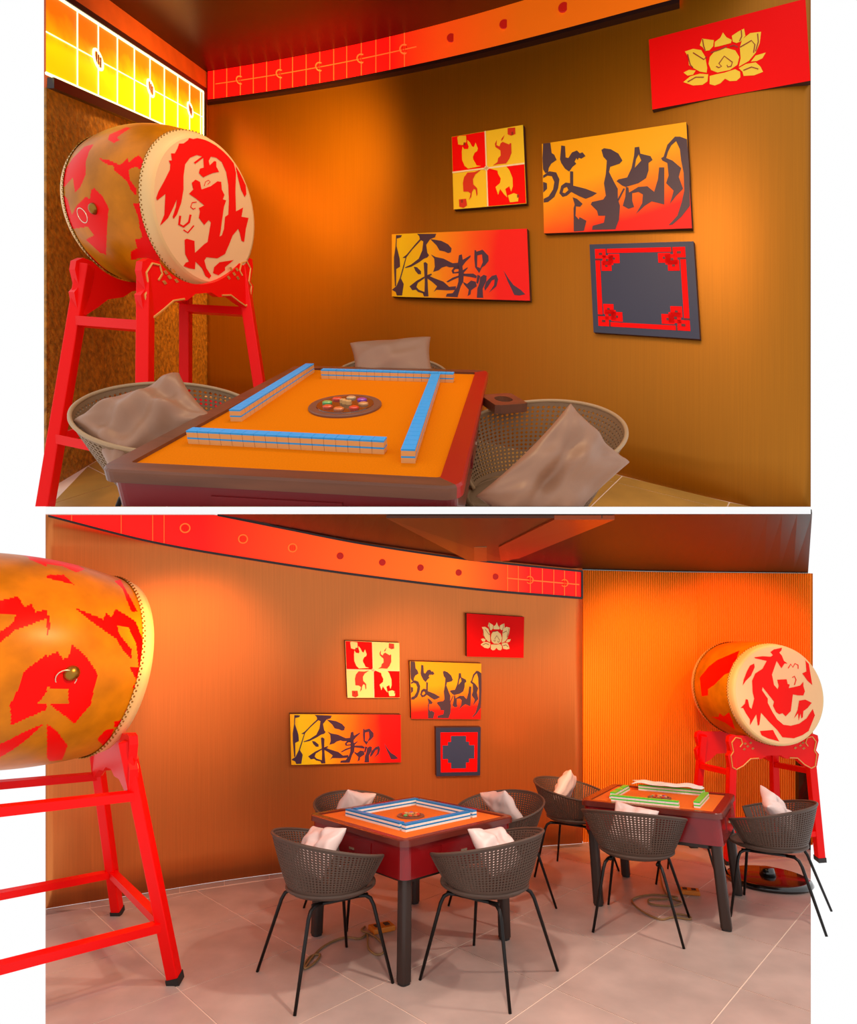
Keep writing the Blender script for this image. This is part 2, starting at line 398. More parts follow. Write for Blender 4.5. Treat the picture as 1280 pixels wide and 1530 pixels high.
slabpoly('reflection_panel', [(577, 769.5), (900, 769.5), (760, 835), (700, 835)], mat('reflection_brown', (84, 44, 24), 0.3, 0.3), 0.02)
slabpoly('reflection_strip', [(828, 769.5), (918, 769.5), (776, 829), (748, 834), (745, 812)], mat('reflection_copper', (160, 72, 34), 0.3, 0.5), 0.03)
slabpoly('reflection_strip', [(708, 812), (727, 812), (727, 834), (708, 834)], mat('reflection_gold', (140, 98, 56), 0.3, 0.5), 0.03)
# floor of the lower room
XL2 = lambda Y: (68-CX)/F*Y
YN2 = 2.50
bl = [w2base(68+802*i/40) for i in range(41)]+[V(((p-CX)/F*Y3(p), Y3(p), floor_z(2, Y3(p)))) for p in (870, 960, 1040, 1130, 1211)]
loop = [fl(2, XL2(YN2), YN2), fl(2, XR(YN2), YN2)]+bl[::-1]
o = MB().prism([q-V((0, 0, 0.0025)) for q in loop], (0, 0, -0.05)).build('floor_lower', M['grout']); struct(o, 'pinkish grey tiled floor of the lower room')
FLOOR2 = o
da, db = V((0.70, 0.714)), V((0.714, -0.70))
def pl(px, py): Y = yfloor2(py); return V(((px-CX)/F*Y, Y))
oa = pl(486, 1442).dot(da); ob = pl(592, 1459).dot(db)
S = (pl(754, 1530).dot(db)-ob); S = S if 0.5 < S < 0.9 else 0.66
def wall_in2(q):
    px = CX+F*q.x/q.y; return (Y2(max(68, px)) if px <= 870 else Y3(min(px, 1211)))-0.01-q.y
for i in range(-6, 12):
    for j in range(-10, 10):
        g = 0.0035
        c0 = [(oa+S*i+g, ob+S*j+g), (oa+S*(i+1)-g, ob+S*j+g), (oa+S*(i+1)-g, ob+S*(j+1)-g), (oa+S*i+g, ob+S*(j+1)-g)]
        poly = [da*a+db*bb for a, bb in c0]
        if all(q.y < YN2 for q in poly) or any(q.y <= 0.5 for q in poly): continue
        for ins in (lambda q: q.y-YN2, lambda q: wall_in2(q)-0.12 if CX+F*q.x/q.y < 870 else wall_in2(q), lambda q: XR(q.y)-q.x, lambda q: q.x-XL2(q.y)):
            poly = clip_poly(poly, ins) if len(poly) > 2 else poly
        if len(poly) < 3: continue
        L3 = [fl(2, q.x, q.y) for q in poly]
        MB().prism([p-V((0, 0, 0.0025)) for p in L3], (0, 0, 0.0025)).build('floor_tile', M['tile2'], FLOOR2)
# skirting row of narrow tiles along the curved wall
for i in range(12):
    pa, pb = 68+802*i/12, 68+802*(i+1)/12
    A = [w2base(pa+(pb-pa)*t/4) for t in range(5)]
    Bq = [q*(1-0.112/q.y) for q in A]; Bq = [V((q.x, q.y, floor_z(2, q.y))) for q in Bq]
    A = [a-V((0, 0.006, 0)) for a in A]; A = [V((q.x, q.y, floor_z(2, q.y))) for q in A]
    sh = 0.003*(A[-1]-A[0]).normalized()
    A[0] += sh; A[-1] -= sh; Bq[0] += sh; Bq[-1] -= sh
    MB().prism([p-V((0, 0, 0.0025)) for p in A+Bq[::-1]], (0, 0, 0.0025)).build('border_tile', M['tile2'], FLOOR2)
# dark doorway edge at the far right
b = MB(); P = [pt(1193, 1138, 5.55), pt(1211, 1138, 5.45), V(((1211-CX)/F*5.45, 5.45, floor_z(2, 5.45))), V(((1193-CX)/F*5.55, 5.55, floor_z(2, 5.55)))]
b.prism(P, (0.0, 0.05, 0)); o = b.build('door_1', M['black']); struct(o, 'black door panel at the right end of the fluted wall')

# ================================================================ LIT BANDS AND LIGHT BOX
def strip_on(fn, a, b2, n):               # helper: list of points
    return [fn(a+(b2-a)*i/n) for i in range(n+1)]
def ring_pts(center, ex, ey, r, n=20): return [center+ex*(r*math.cos(2*math.pi*k/n))+ey*(r*math.sin(2*math.pi*k/n)) for k in range(n)]
RED_L = (246, 22, 14)
band1_mat = ramp_mat('red_to_orange_lit_print', 'x', -2.2, 1.6, [(0.0, (246, 14, 12)), (0.50, (248, 20, 14)), (0.60, (240, 70, 14)), (0.75, (214, 92, 10)), (1.0, (216, 100, 10))], 0.5, emit=0.75)
line_mat = glow('pale_orange_lit_line', (250, 110, 40), 0.7)
med_mat = glow('dull_red_lit_motif', (190, 22, 8), 0.5)

root = thing('light_band', 'curved red-to-orange lit band with round medallions under the upper ceiling', 'light band', Matrix.Translation(wall1_pt(640, 1.44)))
def wb(px, c, out): 
    p = wall1_pt(px, c); return p-V((p.x, p.y, 0)).normalized()*out
BT, BB = C1-0.004, 1.445
b = MB().grid(lambda u, v: wb(310+705*u, BB+(BT-BB)*v, 0.035), 60, 1); b.grid(lambda u, v: wb(310+705*u, BB, 0.035*v), 60, 1)
b.build('lit_panel', band1_mat, root, origin=root.location)
for c0 in (BB-0.022, BT-0.012):
    b = MB().grid(lambda u, v: wb(310+705*u, c0+0.026*v, 0.045), 60, 1); b.grid(lambda u, v: wb(310+705*u, c0, 0.045*v), 60, 1)
    b.build('edge_trim', M['dark_trim'], root, origin=root.location)
mid = (BB+BT)/2
for x in (40, 80, 122, 162, 203, 245, 283, 325, 367, 410, 450, 495, 540, 583, 628):
    px = 300+x/2.0645
    if px < 313: continue
    b = MB(); b.add([wb(px-0.45, BB+.005, 0.038), wb(px+0.45, BB+.005, 0.038), wb(px+0.45, BT-.015, 0.038), wb(px-0.45, BT-.015, 0.038)], [(0, 1, 2, 3)])
    solid(b.build('lattice_bar', line_mat, root, origin=root.location), 0.003)
b = MB().grid(lambda u, v: wb(322+300*u, mid-0.003+0.006*v, 0.038), 30, 1); solid(b.build('lattice_bar', line_mat, root, origin=root.location), 0.003)
def medallion(center, nrm, r, m, parent, solid_fill=False, inner=None):
    ex = V((0, 0, 1)).cross(nrm).normalized(); ey = nrm.cross(ex)
    o = MB().tube(ring_pts(center, ex, ey, r), r*0.16, 6, closed=True).build('medallion', m, parent, True, origin=parent.location)
    bb = MB()
    if solid_fill: bb.prism(ring_pts(center, ex, ey, r*0.95), nrm*0.004)
    for k in (-0.45, 0, 0.45): bb.prism([center+ex*(r*(k-0.09))+ey*(-r*0.6), center+ex*(r*(k+0.09))+ey*(-r*0.6), center+ex*(r*(k+0.09))+ey*(r*0.6), center+ex*(r*(k-0.09))+ey*(r*0.6)], nrm*0.006)
    bb.build('motif', inner or m, o, origin=parent.location)
for px, filled in ((359, 0), (418.7, 0), (477.8, 0), (539.8, 0), (604, 0), (674, 1), (753, 1), (841.5, 1), (930, 1)):
    c = wb(px, mid, 0.042); nn = -V((c.x, c.y, 0)).normalized()
    medallion(c, nn, 0.036 if not filled else 0.03, med_mat if filled else line_mat, root, bool(filled), med_mat)

# light box on the left wall of the upper room
root = thing('light_box', 'backlit yellow wall light box with white lattice above the upper drum', 'light box', Matrix.Translation(lw(4.2, 1.0)))
OR = root.location
LB0, LB1, LBb, LBt = 3.225, 5.28, c_at(115, XL(YL)*F/(69-CX)), None
LBb = 1.012; LBt = 1.475
lb_mat = ramp_mat('backlit_landscape_print', 'z', 0.0, 0.48, [(0.0, (250, 190, 6)), (0.35, (255, 214, 8)), (0.55, (250, 160, 8)), (0.8, (236, 110, 8)), (1.0, (232, 104, 8))], 0.5, emit=0.85, noise_amt=0.5, noise_scale=6, rake=K[1])
b = MB().grid(lambda u, v: lw(LB0+(LB1-LB0)*u, LBb+(LBt-LBb)*v, 0.075), 24, 2); b.build('lit_panel', lb_mat, root, origin=OR)
fm = M['dark_trim']
for c0, c1 in ((LBb-0.075, LBb-0.012), (LBt+0.012, LBt+0.05)):
    LBr = 3.27; A = [lw(LBr, c0, 0.05), lw(LBr, c0, 0.09), lw(LBr, c1, 0.09), lw(LBr, c1, 0.05)]
    MB().prism(A, lw(LB1+0.05, c0)-lw(LBr, c0)).build('frame_rail', fm, root, origin=OR)
MB().prism([lw(LB1, LBb-.075, 0), lw(LB1, LBb-.075, .09), lw(LB1, LBt+.05, .09), lw(LB1, LBt+.05, 0)], lw(LB1+0.05, 0)-lw(LB1, 0)).build('frame_rail', fm, root, origin=OR)
wl_m = glow('white_lit_line', (255, 246, 190), 1.6)
def lbar(Y0, c0, Y1_, c1_, t, name='lattice_bar'):
    p0, p1 = lw(Y0, c0, 0.078), lw(Y1_, c1_, 0.078)
    MB().tube([p0, p1], t, 6).build(name, wl_m, root, origin=OR)
lbar(LB0, LBb-0.004, LB1, LBb-0.004, 0.009, 'border_light'); lbar(LB0, LBt+0.004, LB1, LBt+0.004, 0.009, 'border_light'); lbar(LB1, LBb, LB1, LBt, 0.009, 'border_light')
lbar(LB0, (LBb+LBt)/2, LB1, (LBb+LBt)/2, 0.004)
def Yof(px): 
    Y = 4.0
    for _ in range(20): Y = XL(Y)*F/(px-CX)
    return Y
for px in (96.7, 129.0, 158.4, 184.7, 208.8, 231, 251.7, 270, 287): Y = Yof(px); lbar(Y, LBb, Y, LBt, 0.0045)
for px in (127.5, 208.8, 270): 
    c = lw(Yof(px), (LBb+LBt)/2, 0.083); medallion(c, V((1, 0, 0)), 0.052, wl_m, root, False, mat('brown_motif', (120, 50, 10), 0.5, emit=0.3))

# lit band of the lower room
root = thing('light_band', 'curved red-and-orange lit band running under the lower room ceiling', 'light band', Matrix.Translation(w2(540, 840)))
OR = root.location
band2_mat = ramp_mat('red_orange_red_lit_print', 'x', -3.2, 2.1, [(0.0, (246, 14, 12)), (0.38, (246, 20, 14)), (0.56, (246, 84, 20)), (0.76, (246, 110, 20)), (0.86, (246, 60, 16)), (0.90, (246, 18, 14))], 0.5, emit=0.75)
def b2(px, v, out):
    t, bt = interp(TOP2, px), interp(BOT2, px); t = max(t, 768.8)+0.8; t = min(t, bt-0.5); return w2(px, bt+(t-bt)*v, out)
MB().grid(lambda u, v: b2(72+798*u, v, 0.03), 70, 1).build('lit_panel', band2_mat, root, origin=OR)
def b2o(px, py, out): return w2(px, py, out)
for which in (0, 1):
    def f(u, v, which=which):
        px = (72 if which == 0 else 325)+(870-(72 if which == 0 else 325))*u
        y = interp(BOT2, px)+1.5-v*3.4 if which == 0 else interp(TOP2, px)+2.2-v*3.0
        return w2(px, y, 0.042)
    solid(MB().grid(f, 60, 1).build('edge_trim', M['dark_trim'], root, origin=OR), 0.012, -1)
solid(MB().grid(lambda u, v: b2(868.5+2.5*u, v, 0.043), 1, 1).build('edge_trim', M['dark_trim'], root, origin=OR), 0.012, -1)
for px in (107, 181, 228, 245, 758, 774, 792, 810, 827, 843, 860):
    if b2(px, 1, 0).z-b2(px, 0, 0).z < 0.02: continue
    solid(MB().grid(lambda u, v: b2(px-0.45+0.9*u, v, 0.034), 1, 1).build('lattice_bar', line_mat, root, origin=OR), 0.003)
solid(MB().grid(lambda u, v: b2(757+108*u, 0.5-0.02+0.04*v, 0.034), 8, 1).build('lattice_bar', line_mat, root, origin=OR), 0.003)
for px, filled in ((276.5, 0), (363, 0), (437, 0), (508, 1), (571, 1), (628, 1), (685, 1), (740, 1), (791, 0), (843, 0)):
    py = (interp(TOP2, px)+interp(BOT2, px))/2 if px > 330 else {276.5: 789}[px]
    c = w2(px, py, 0.038); nn = -V((c.x, c.y, 0)).normalized()
    medallion(c, nn, 0.034 if not filled else 0.026, med_mat if filled else line_mat, root, bool(filled), med_mat)

# ================================================================ PICTURES
def homog(q):
    """unit square -> quad (TL,TR,BR,BL) in pixels, u right, v down"""
    (x0, y0), (x1, y1), (x2, y2), (x3, y3) = q
    dx1, dx2, dx3 = x1-x2, x3-x2, x0-x1+x2-x3; dy1, dy2, dy3 = y1-y2, y3-y2, y0-y1+y2-y3
    den = dx1*dy2-dx2*dy1; g = (dx3*dy2-dx2*dy3)/den; h = (dx1*dy3-dx3*dy1)/den
    return Matrix(((x1-x0+g*x1, x3-x0+h*x3, x0), (y1-y0+g*y1, y3-y0+h*y3, y0), (g, h, 1)))
def apply(Hm, p): r = Hm @ V((p[0], p[1], 1)); return (r.x/r.z, r.y/r.z)
def crop(ox, oy, s): return lambda pts: [(ox+x/s, oy+y/s) for x, y in pts]
def stroke(pts, wd, closed=False):
    """outline polygon of a brush line of width wd (2D)"""
    P = [V(p) for p in pts]; n = len(P); Lf, Rt = [], []
    for i in range(n):
        a = P[i-1] if (i > 0 or closed) else P[i]; c = P[(i+1) % n] if (i < n-1 or closed) else P[i]
        t = (c-a); t = t.normalized() if t.length > 1e-9 else V((1, 0)); nn = V((-t.y, t.x))*(wd/2)
        Lf.append(P[i]+nn); Rt.append(P[i]-nn)
    return [(tuple(Lf[i]), tuple(Lf[(i+1) % n]), tuple(Rt[(i+1) % n]), tuple(Rt[i])) for i in range(n if closed else n-1)]

class Pic:
    def __init__(s, name, label, cat, quad, wallY, thick, face_mat, uvquad=None, group=None, ramp=None):
        s.quad = quad; W = [pt(x, y, wallY(x)) for x, y in quad]
        c = sum(W, V((0, 0, 0)))/4; n = (W[2]-W[0]).cross(W[1]-W[3]).normalized()
        if n.dot(c) > 0: n = -n
        near = max((p-c).dot(n) for p in W)
        s.n = n; s.c = c+n*(thick+near*0.6)
        P = [s.hit(x, y) for x, y in quad]; s.P = P
        bottom = (P[2]+P[3])/2
        s.root = thing(name, label, cat, Matrix.Translation(bottom), group); s.o = bottom
        b = MB(); B_ = [p-n*thick for p in P]
        b.add(P+B_, [(3, 2, 1, 0)], 0); b.add(P+B_, [(0, 1, 5, 4), (1, 2, 6, 5), (2, 3, 7, 6), (3, 0, 4, 7), (4, 5, 6, 7)], 1)
        fm_ = face_mat
        if ramp:
            ax, stops, kw = ramp; xs = [(p-s.o)['xyz'.index(ax)] for p in P]
            fm_ = ramp_mat(name+'_print', ax, min(xs), max(xs), stops, **kw)
        b.build('canvas', [fm_, M['canvas_edge']], s.root, origin=s.o)
        s.H = homog(quad)
    def hit(s, px, py): r = ray(px, py); return r*(s.c.dot(s.n)/r.dot(s.n))
    def uv(s, u, v, lift=0.0): p = s.hit(*apply(s.H, (u, v))); return p+s.n*lift
    def paint(s, name, polys, m, lift=0.0015, holes=None):
        """polys: lists of (u,v)"""
        b = MB()
        for k, poly in enumerate(polys):
            loops = [[s.uv(u, v, lift) for u, v in poly]]
            if holes and k in holes: loops.append([s.uv(u, v, lift) for u, v in holes[k]])
            flat = [p for l in loops for p in l]
            tri = tessellate_polygon(loops)
            fx = []
            for t in tri:
                a, c_, d = (flat[i] for i in t)
                fx.append(t if (c_-a).cross(d-a).dot(s.n) > 0 else t[::-1])
            b.add(flat, fx)
        return b.build(name, m, s.root, origin=s.o)
def to_uv(quad, polys): 
    Hi = homog(quad).inverted(); return [[apply(Hi, p) for p in poly] for poly in polys]

# --- art traced once, in picture coordinates
Q_CAL1 = [(809.4, 215), (1025, 182.3), (1033.4, 341), (812.5, 348.7)]
k1 = crop(800, 180, 5.333)
cal1 = [k1(p) for p in [
 [(60,185),(118,178),(128,260),(150,275),(168,315),(125,345),(105,380),(100,415),(78,420),(60,390),(55,300)],
 [(60,440),(110,405),(165,415),(190,470),(180,540),(150,610),(100,650),(65,655),(65,625),(105,605),(140,550),(150,490),(130,445),(95,440),(62,460)],
 [(60,490),(90,500),(92,545),(62,575)],
 [(205,200),(235,205),(240,295),(262,300),(290,255),(330,240),(352,262),(375,255),(398,285),(365,305),(345,298),(335,315),(325,300),(310,330),(325,345),(295,370),(268,408),(235,385),(205,340),(195,310)],
 [(275,405),(300,408),(300,520),(400,545),(490,580),(450,605),(400,625),(350,605),(285,570),(250,600),(215,610),(190,580),(205,520),(240,495),(275,500)],
 [(295,612),(330,625),(375,665),(355,688),(322,685),(318,760),(345,790),(350,770),(405,800),(385,880),(305,885),(303,700),(312,670)],
 [(525,235),(545,222),(600,230),(660,265),(692,320),(670,345),(595,370),(585,410),(625,490),(655,545),(655,625),(672,680),(665,790),(635,868),(450,872),(455,840),(545,815),(555,760),(500,760),(490,720),(440,670),(450,650),(540,630),(560,600),(545,500),(560,430),(568,320),(540,290)],
 [(790,215),(825,210),(835,265),(915,285),(932,315),(900,340),(900,400),(880,460),(820,500),(720,530),(690,520),(645,485),(660,470),(730,455),(765,380),(785,280)],
 [(720,530),(740,535),(745,575),(820,530),(890,525),(945,570),(975,470),(985,375),(1025,375),(1025,670),(925,645),(870,680),(800,745),(850,660),(855,590),(820,570),(770,580),(770,640),(785,690),(740,705),(695,680),(715,610)],
 [(700,540),(712,545),(662,642),(650,635)],
 [(1000,300),(1020,290),(1050,195),(1110,130),(1150,130),(1205,150),(1225,400),(1230,680),(1160,770),(1090,830),(1060,835),(1130,760),(1165,650),(1185,560),(1180,420),(1160,320),(1150,230),(1120,165),(1080,200),(1055,250),(1040,300),(1090,320),(1160,380),(1140,450),(1175,545),(1120,600),(1070,665),(1090,600),(1100,560),(1040,500),(1060,440),(1050,340),(1010,320)],
]]
cal1_holes = {4: k1([(225,540),(250,530),(262,555),(235,580),(215,575)]), 7: k1([(822,270),(842,320),(790,378),(800,310)])}
A_CAL1 = to_uv(Q_CAL1, cal1); AH_CAL1 = {k: to_uv(Q_CAL1, [h])[0] for k, h in cal1_holes.items()}
Q_CAL2 = [(585.2, 350), (787, 341.5), (791.4, 449.3), (585.2, 443)]
k2 = crop(580, 335, 5.818)
cal2 = [k2(p) for p in [
 [(68,95),(120,95),(110,115),(75,125),(72,190),(100,300),(103,370),(70,390),(68,540),(58,540),(50,380),(50,290),(64,190)],
 [(250,84),(418,84),(405,115),(365,130),(330,180),(340,250),(355,270),(340,290),(310,300),(270,330),(200,370),(150,382),(145,375),(200,350),(265,300),(295,230),(305,150),(285,140),(210,220),(160,285),(130,400),(110,470),(135,520),(120,620),(75,620),(65,590),(32,570),(70,540),(100,470),(150,295),(125,292),(160,265),(230,180),(275,130),(270,105)],
 [(365,130),(400,135),(460,145),(520,175),(550,210),(545,245),(520,252),(490,238),(445,228),(420,185)],
 [(370,262),(410,285),(480,300),(560,340),(605,335),(612,375),(530,375),(505,365),(465,378),(440,400),(390,415),(405,370),(400,300)],
 [(605,340),(615,270),(640,262),(648,310),(690,285),(715,270),(715,285),(670,330),(645,365),(648,400),(690,375),(690,385),(657,420),(652,500),(630,540),(602,635),(500,630),(510,605),(560,600),(595,550),(610,500),(612,400)],
 [(652,430),(740,430),(770,450),(765,470),(720,460),(652,450)],
 [(648,500),(685,520),(720,490),(760,500),(770,540),(720,575),(715,610),(690,625),(700,570),(660,525)],
 [(308,335),(325,330),(342,345),(340,440),(345,560),(350,628),(310,628),(300,600),(315,590),(318,500)],
 [(336,440),(400,470),(480,500),(530,545),(590,540),(585,572),(510,575),(420,570),(395,590),(425,540),(380,500),(336,470)],
 [(315,455),(250,490),(185,540),(210,575),(240,570),(260,590),(315,605),(315,590),(265,570),(245,545),(258,510),(315,470)],
 [(222,370),(250,375),(285,410),(285,435),(260,435),(235,405)],
 [(345,440),(375,430),(380,440),(345,462)],
 [(550,405),(575,370),(617,370),(617,390),(585,390),(570,405),(575,418),(617,410),(617,425),(560,430)],
 [(505,500),(560,465),(617,445),(617,460),(560,485),(520,505)],
 [(750,225),(765,228),(765,240),(820,222),(870,275),(872,320),(840,360),(815,375),(790,425),(755,375),(748,300)],
 [(775,440),(800,450),(780,520),(765,510)],
 [(800,460),(830,440),(855,450),(852,495),(820,560),(825,640),(770,640),(775,560),(790,520)],
 [(852,500),(900,450),(940,440),(955,480),(940,540),(875,595),(920,530),(925,480),(900,490),(870,540),(840,580),(835,550)],
 [(1000,400),(1050,480),(1090,530),(1150,570),(1190,610),(1140,620),(1095,615),(1070,560),(1040,500)],
]]
A_CAL2 = to_uv(Q_CAL2, cal2); AH_CAL2 = {14: to_uv(Q_CAL2, [k2([(774,272),(815,262),(822,330),(800,382),(772,372)])])[0]}
Q_ZOD = [(674.5, 204.5), (781.2, 186.5), (786.2, 304), (677.5, 313)]
k3 = crop(670, 180, 10.24)
Q_Zc = Q_ZOD
zy = [k3(p) for p in [
 [(290,300),(330,340),(360,400),(390,410),(415,340),(450,430),(440,470),(400,500),(375,560),(380,600),(410,650),(430,690),(500,700),(300,740),(250,700),(210,610),(205,480),(215,400),(240,440),(300,440),(310,400),(290,350)],
 [(135,260),(165,240),(270,235),(275,330),(215,380),(150,370)],
 [(640,740),(880,700),(930,760),(980,880),(985,1010),(960,1090),(930,1010),(870,1050),(900,1180),(850,1130),(790,1050),(760,1140),(720,1020),(790,960),(800,890),(760,820),(750,770)],
 [(910,1150),(1000,1115),(1075,1140),(1065,1240),(940,1255)]]]
zr = [k3(p) for p in [
 [(740,300),(735,380),(780,400),(800,350),(830,330),(930,370),(940,350),(960,350),(965,500),(930,590),(880,660),(760,670),(680,690),(750,640),(760,580),(800,540),(795,460),(720,410),(710,360)],
 [(860,220),(835,290),(805,320),(815,280)], [(905,120),(1020,110),(1025,210),(960,235),(905,215)],
 [(290,800),(400,790),(500,755),(410,830),(375,900),(380,980),(440,1040),(445,1130),(430,1160),(415,1060),(385,1050),(360,1100),(350,1170),(315,1220),(340,1120),(300,1090),(230,1090),(220,960),(240,870)],
 [(160,1210),(270,1200),(285,1300),(230,1340),(165,1320)]]]
A_ZY, A_ZR = to_uv(Q_ZOD, zy), to_uv(Q_ZOD, zr)
Q_LOT = [(969, 59), (1203, -2), (1210.5, 120.5), (974.2, 163.7)]
k4 = crop(960, 0, 4.923)
lot = [k4(p) for p in [
 [(590,240),(615,275),(655,295),(648,318),(560,342),(528,348),(530,310),(570,280)],
 [(437,285),(470,290),(523,297),(518,342),(490,372),(457,376),(442,350),(420,335)],
 [(745,212),(755,265),(722,306),(690,318),(662,308),(655,265),(700,235)],
 [(870,235),(860,320),(830,390),(780,450),(706,492),(720,430),(714,350),(732,290),(790,245)],
 [(310,380),(370,360),(430,370),(460,420),(474,500),(470,536),(420,528),(370,500),(340,480),(335,420)],
 [(600,350),(680,372),(710,420),(696,478),(640,516),(550,535),(502,516),(484,470),(494,420),(530,378)],
 [(905,388),(880,430),(840,450),(795,455),(830,410)],
 [(885,530),(820,555),(742,560),(734,530),(706,502),(760,472),(830,460),(865,490)],
 [(300,535),(340,515),(390,520),(370,550),(330,558)],
 [(298,605),(350,563),(420,543),(482,548),(476,600),(440,625),(370,630)],
 [(492,560),(540,548),(600,536),(680,510),(716,530),(718,570),(690,595),(640,598),(605,580),(570,615),(530,630),(492,620)],
]]
A_LOT = to_uv(Q_LOT, lot)
lines = [[(440,290),(448,340),(460,375)],[(725,225),(728,270),(712,305)],[(715,350),(800,300),(825,330),(815,390)],[(845,250),(850,310),(830,380)],[(330,400),(350,480),(370,500)],[(370,390),(450,440),(470,420)],
 [(540,490),(560,500),(580,490),(560,470),(600,415),(660,460),(650,490),(625,495),(620,480)],[(330,605),(390,570),(450,570)],[(740,520),(800,495),(850,510)],[(500,390),(560,370),(620,345)],[(640,345),(670,335),(700,350)]]
A_LOTL = []
for l in lines:
    for q in stroke(l, 8): A_LOTL += to_uv(Q_LOT, [k4(q)])
Q_KNO = [(880.5, 365.3), (1035.7, 360.5), (1045.2, 506.8), (886.6, 496.5)]
def rect(x0, y0, x1, y1): return [(x0, y0), (x1, y0), (x1, y1), (x0, y1)]
def A_KNOT():
    red, dark = [], []
    a, bb, t = 0.055, 0.925, 0.05
    for (fx, fy) in ((0, 0), (1, 0), (1, 1), (0, 1)):
        def m(r): 
            x0, y0, x1, y1 = r; g = lambda v, f: (a+v if not f else bb-v)
            xs = sorted((g(x0, fx), g(x1, fx))); ys = sorted((g(y0, fy), g(y1, fy))); return rect(xs[0], ys[0], xs[1], ys[1])
        for r in ((0, 0, .11, .11), (.075, .075, .185, .185), (.135, .06, .25, .165), (.06, .135, .165, .25)): red.append(m(r))
        for r in ((.04, .045, .075, .07), (.11, .115, .135, .14), (.185, .1, .205, .125), (.1, .185, .125, .205), (.0, .112, .05, .126), (.112, .0, .126, .05)): dark.append(m(r))
    red += [rect(a+.11, a, bb-.11, a+t), rect(a+.11, bb-t, bb-.11, bb), rect(a, a+.13, a+t, bb-.13), rect(bb-t, a+.13, bb, bb-.13)]
    return red, dark
KR, KD = A_KNOT()

CAL_STOPS1 = [(0.0, (238, 8, 4)), (0.2, (240, 22, 4)), (0.36, (246, 110, 8)), (0.6, (250, 170, 6)), (1.0, (252, 172, 4))]
CAL_STOPS2 = [(0.0, (250, 170, 10)), (0.08, (250, 205, 14)), (0.22, (248, 190, 12)), (0.4, (248, 140, 14)), (0.62, (244, 86, 12)), (0.8, (240, 16, 8)), (1.0, (238, 4, 4))]
def hang(Y, room, th, quads, lab):
    q1, q2, qz, ql, qk = quads
    p = Pic('calligraphy_canvas', lab[0], 'picture', q1, Y, th, None, ramp=('z', CAL_STOPS1, dict(rough=0.5, noise_amt=0.12, noise_scale=3)))
    p.paint('calligraphy', A_CAL1, M['ink'], holes=AH_CAL1)
    p = Pic('calligraphy_canvas', lab[1], 'picture', q2, Y, th, None, ramp=('x', CAL_STOPS2, dict(rough=0.5, noise_amt=0.15, noise_scale=3)))
    p.paint('calligraphy', A_CAL2, M['ink2'], holes=AH_CAL2)
    yp_ = M['yellowprint'] if room == 1 else mat('pale_yellow_print', (250, 222, 140), 0.5)
    p = Pic('animal_canvas', lab[2], 'picture', qz, Y, th, yp_)
    for r in (rect(0.004, 0.004, 0.485, 0.49), rect(0.5, 0.505, 0.996, 0.996)): p.paint('red_field', [r], M['redprint'], 0.0010)
    p.paint('animal_figures', A_ZY, yp_, 0.0025); p.paint('animal_figures', A_ZR, mat('brick_red_print', (214, 44, 14), 0.5), 0.0025)
    p.paint('cross_lines', [rect(0.484, 0.0, 0.502, 1.0), rect(0.0, 0.487, 1.0, 0.508)]+[[(0.493+0.032*math.cos(a), 0.497+0.032*math.sin(a)) for a in [k*math.pi/6 for k in range(12)]]], M['cream_print'], 0.0035)
    for q_ in [[(u+du, v+dv) for du, dv in ((-.012, -.02), (.012, -.02), (.012, .02), (-.012, .02))] for u, v in ((.19, .13), (.86, .09), (.13, .9), (.9, .9))]: p.paint('seal_mark', [q_], M['lotusline'], 0.0035)
    p = Pic('lotus_canvas', lab[3], 'picture', ql, Y, th, M['redprint'])
    lg_ = M['lotusgold'] if room == 1 else mat('pale_lotus_print', (250, 226, 150), 0.5)
    for q in A_LOT: p.paint('petal', [q], lg_)
    p.paint('petal_lines', A_LOTL, M['lotusline'], 0.003)
    p = Pic('knot_canvas', lab[4], 'picture', qk, Y, th, M['navy'])
    if room == 1:
        p.paint('knot_border', KR, M['redprint']); mp_ = mat('maroon_print', (90, 20, 24), 0.5); [p.paint('knot_gap', [q_], mp_, 0.003) for q_ in KD]
    else:
        p.paint('red_border', [rect(0.10, 0.10, 0.93, 0.92)], M['redprint'], 0.001)
        c = [(.33, .17), (.67, .17), (.67, .29), (.74, .29), (.74, .36), (.86, .36), (.86, .64), (.74, .64), (.74, .72), (.67, .72), (.67, .84), (.33, .84), (.33, .72), (.26, .72), (.26, .64), (.14, .64), (.14, .36), (.26, .36), (.26, .29), (.33, .29)]
        p.paint('cross_field', [c], mat('blue_grey_print', (52, 62, 92), 0.5), 0.0022)
hang(Y1, 1, 0.035, (Q_CAL1, Q_CAL2, Q_ZOD, Q_LOT, Q_KNO), (
    'upper room canvas of two large brush characters over orange fading to red', 'wide upper room canvas of dark brush writing over yellow fading to red',
    'square upper room canvas of four red and yellow dancing animals', 'red upper room canvas with golden lotus at the top right corner',
    'navy upper room canvas with red knotted border, lowest on the bronze wall'))
hang(Y2, 2, 0.045, ([(612, 988), (719, 991.5), (718, 1074.5), (614.5, 1074)], [(433, 1067), (598.5, 1068), (599, 1139), (435, 1143)],
    [(515.5, 957.5), (596.5, 960.5), (597.5, 1042.5), (519, 1042.5)], [(697, 916.5), (783, 922), (782, 983), (697.5, 981)], [(651, 1087), (718, 1086.5), (717, 1158.5), (652, 1160)]), (
    'lower room canvas of two large brush characters over orange fading to red', 'wide lower room canvas of dark brush writing over pale yellow fading to red',
    'square lower room canvas of four red and yellow dancing animals', 'small red lower room canvas with golden lotus, highest on the copper wall',
    'small square lower room canvas of navy cross shape on red'))

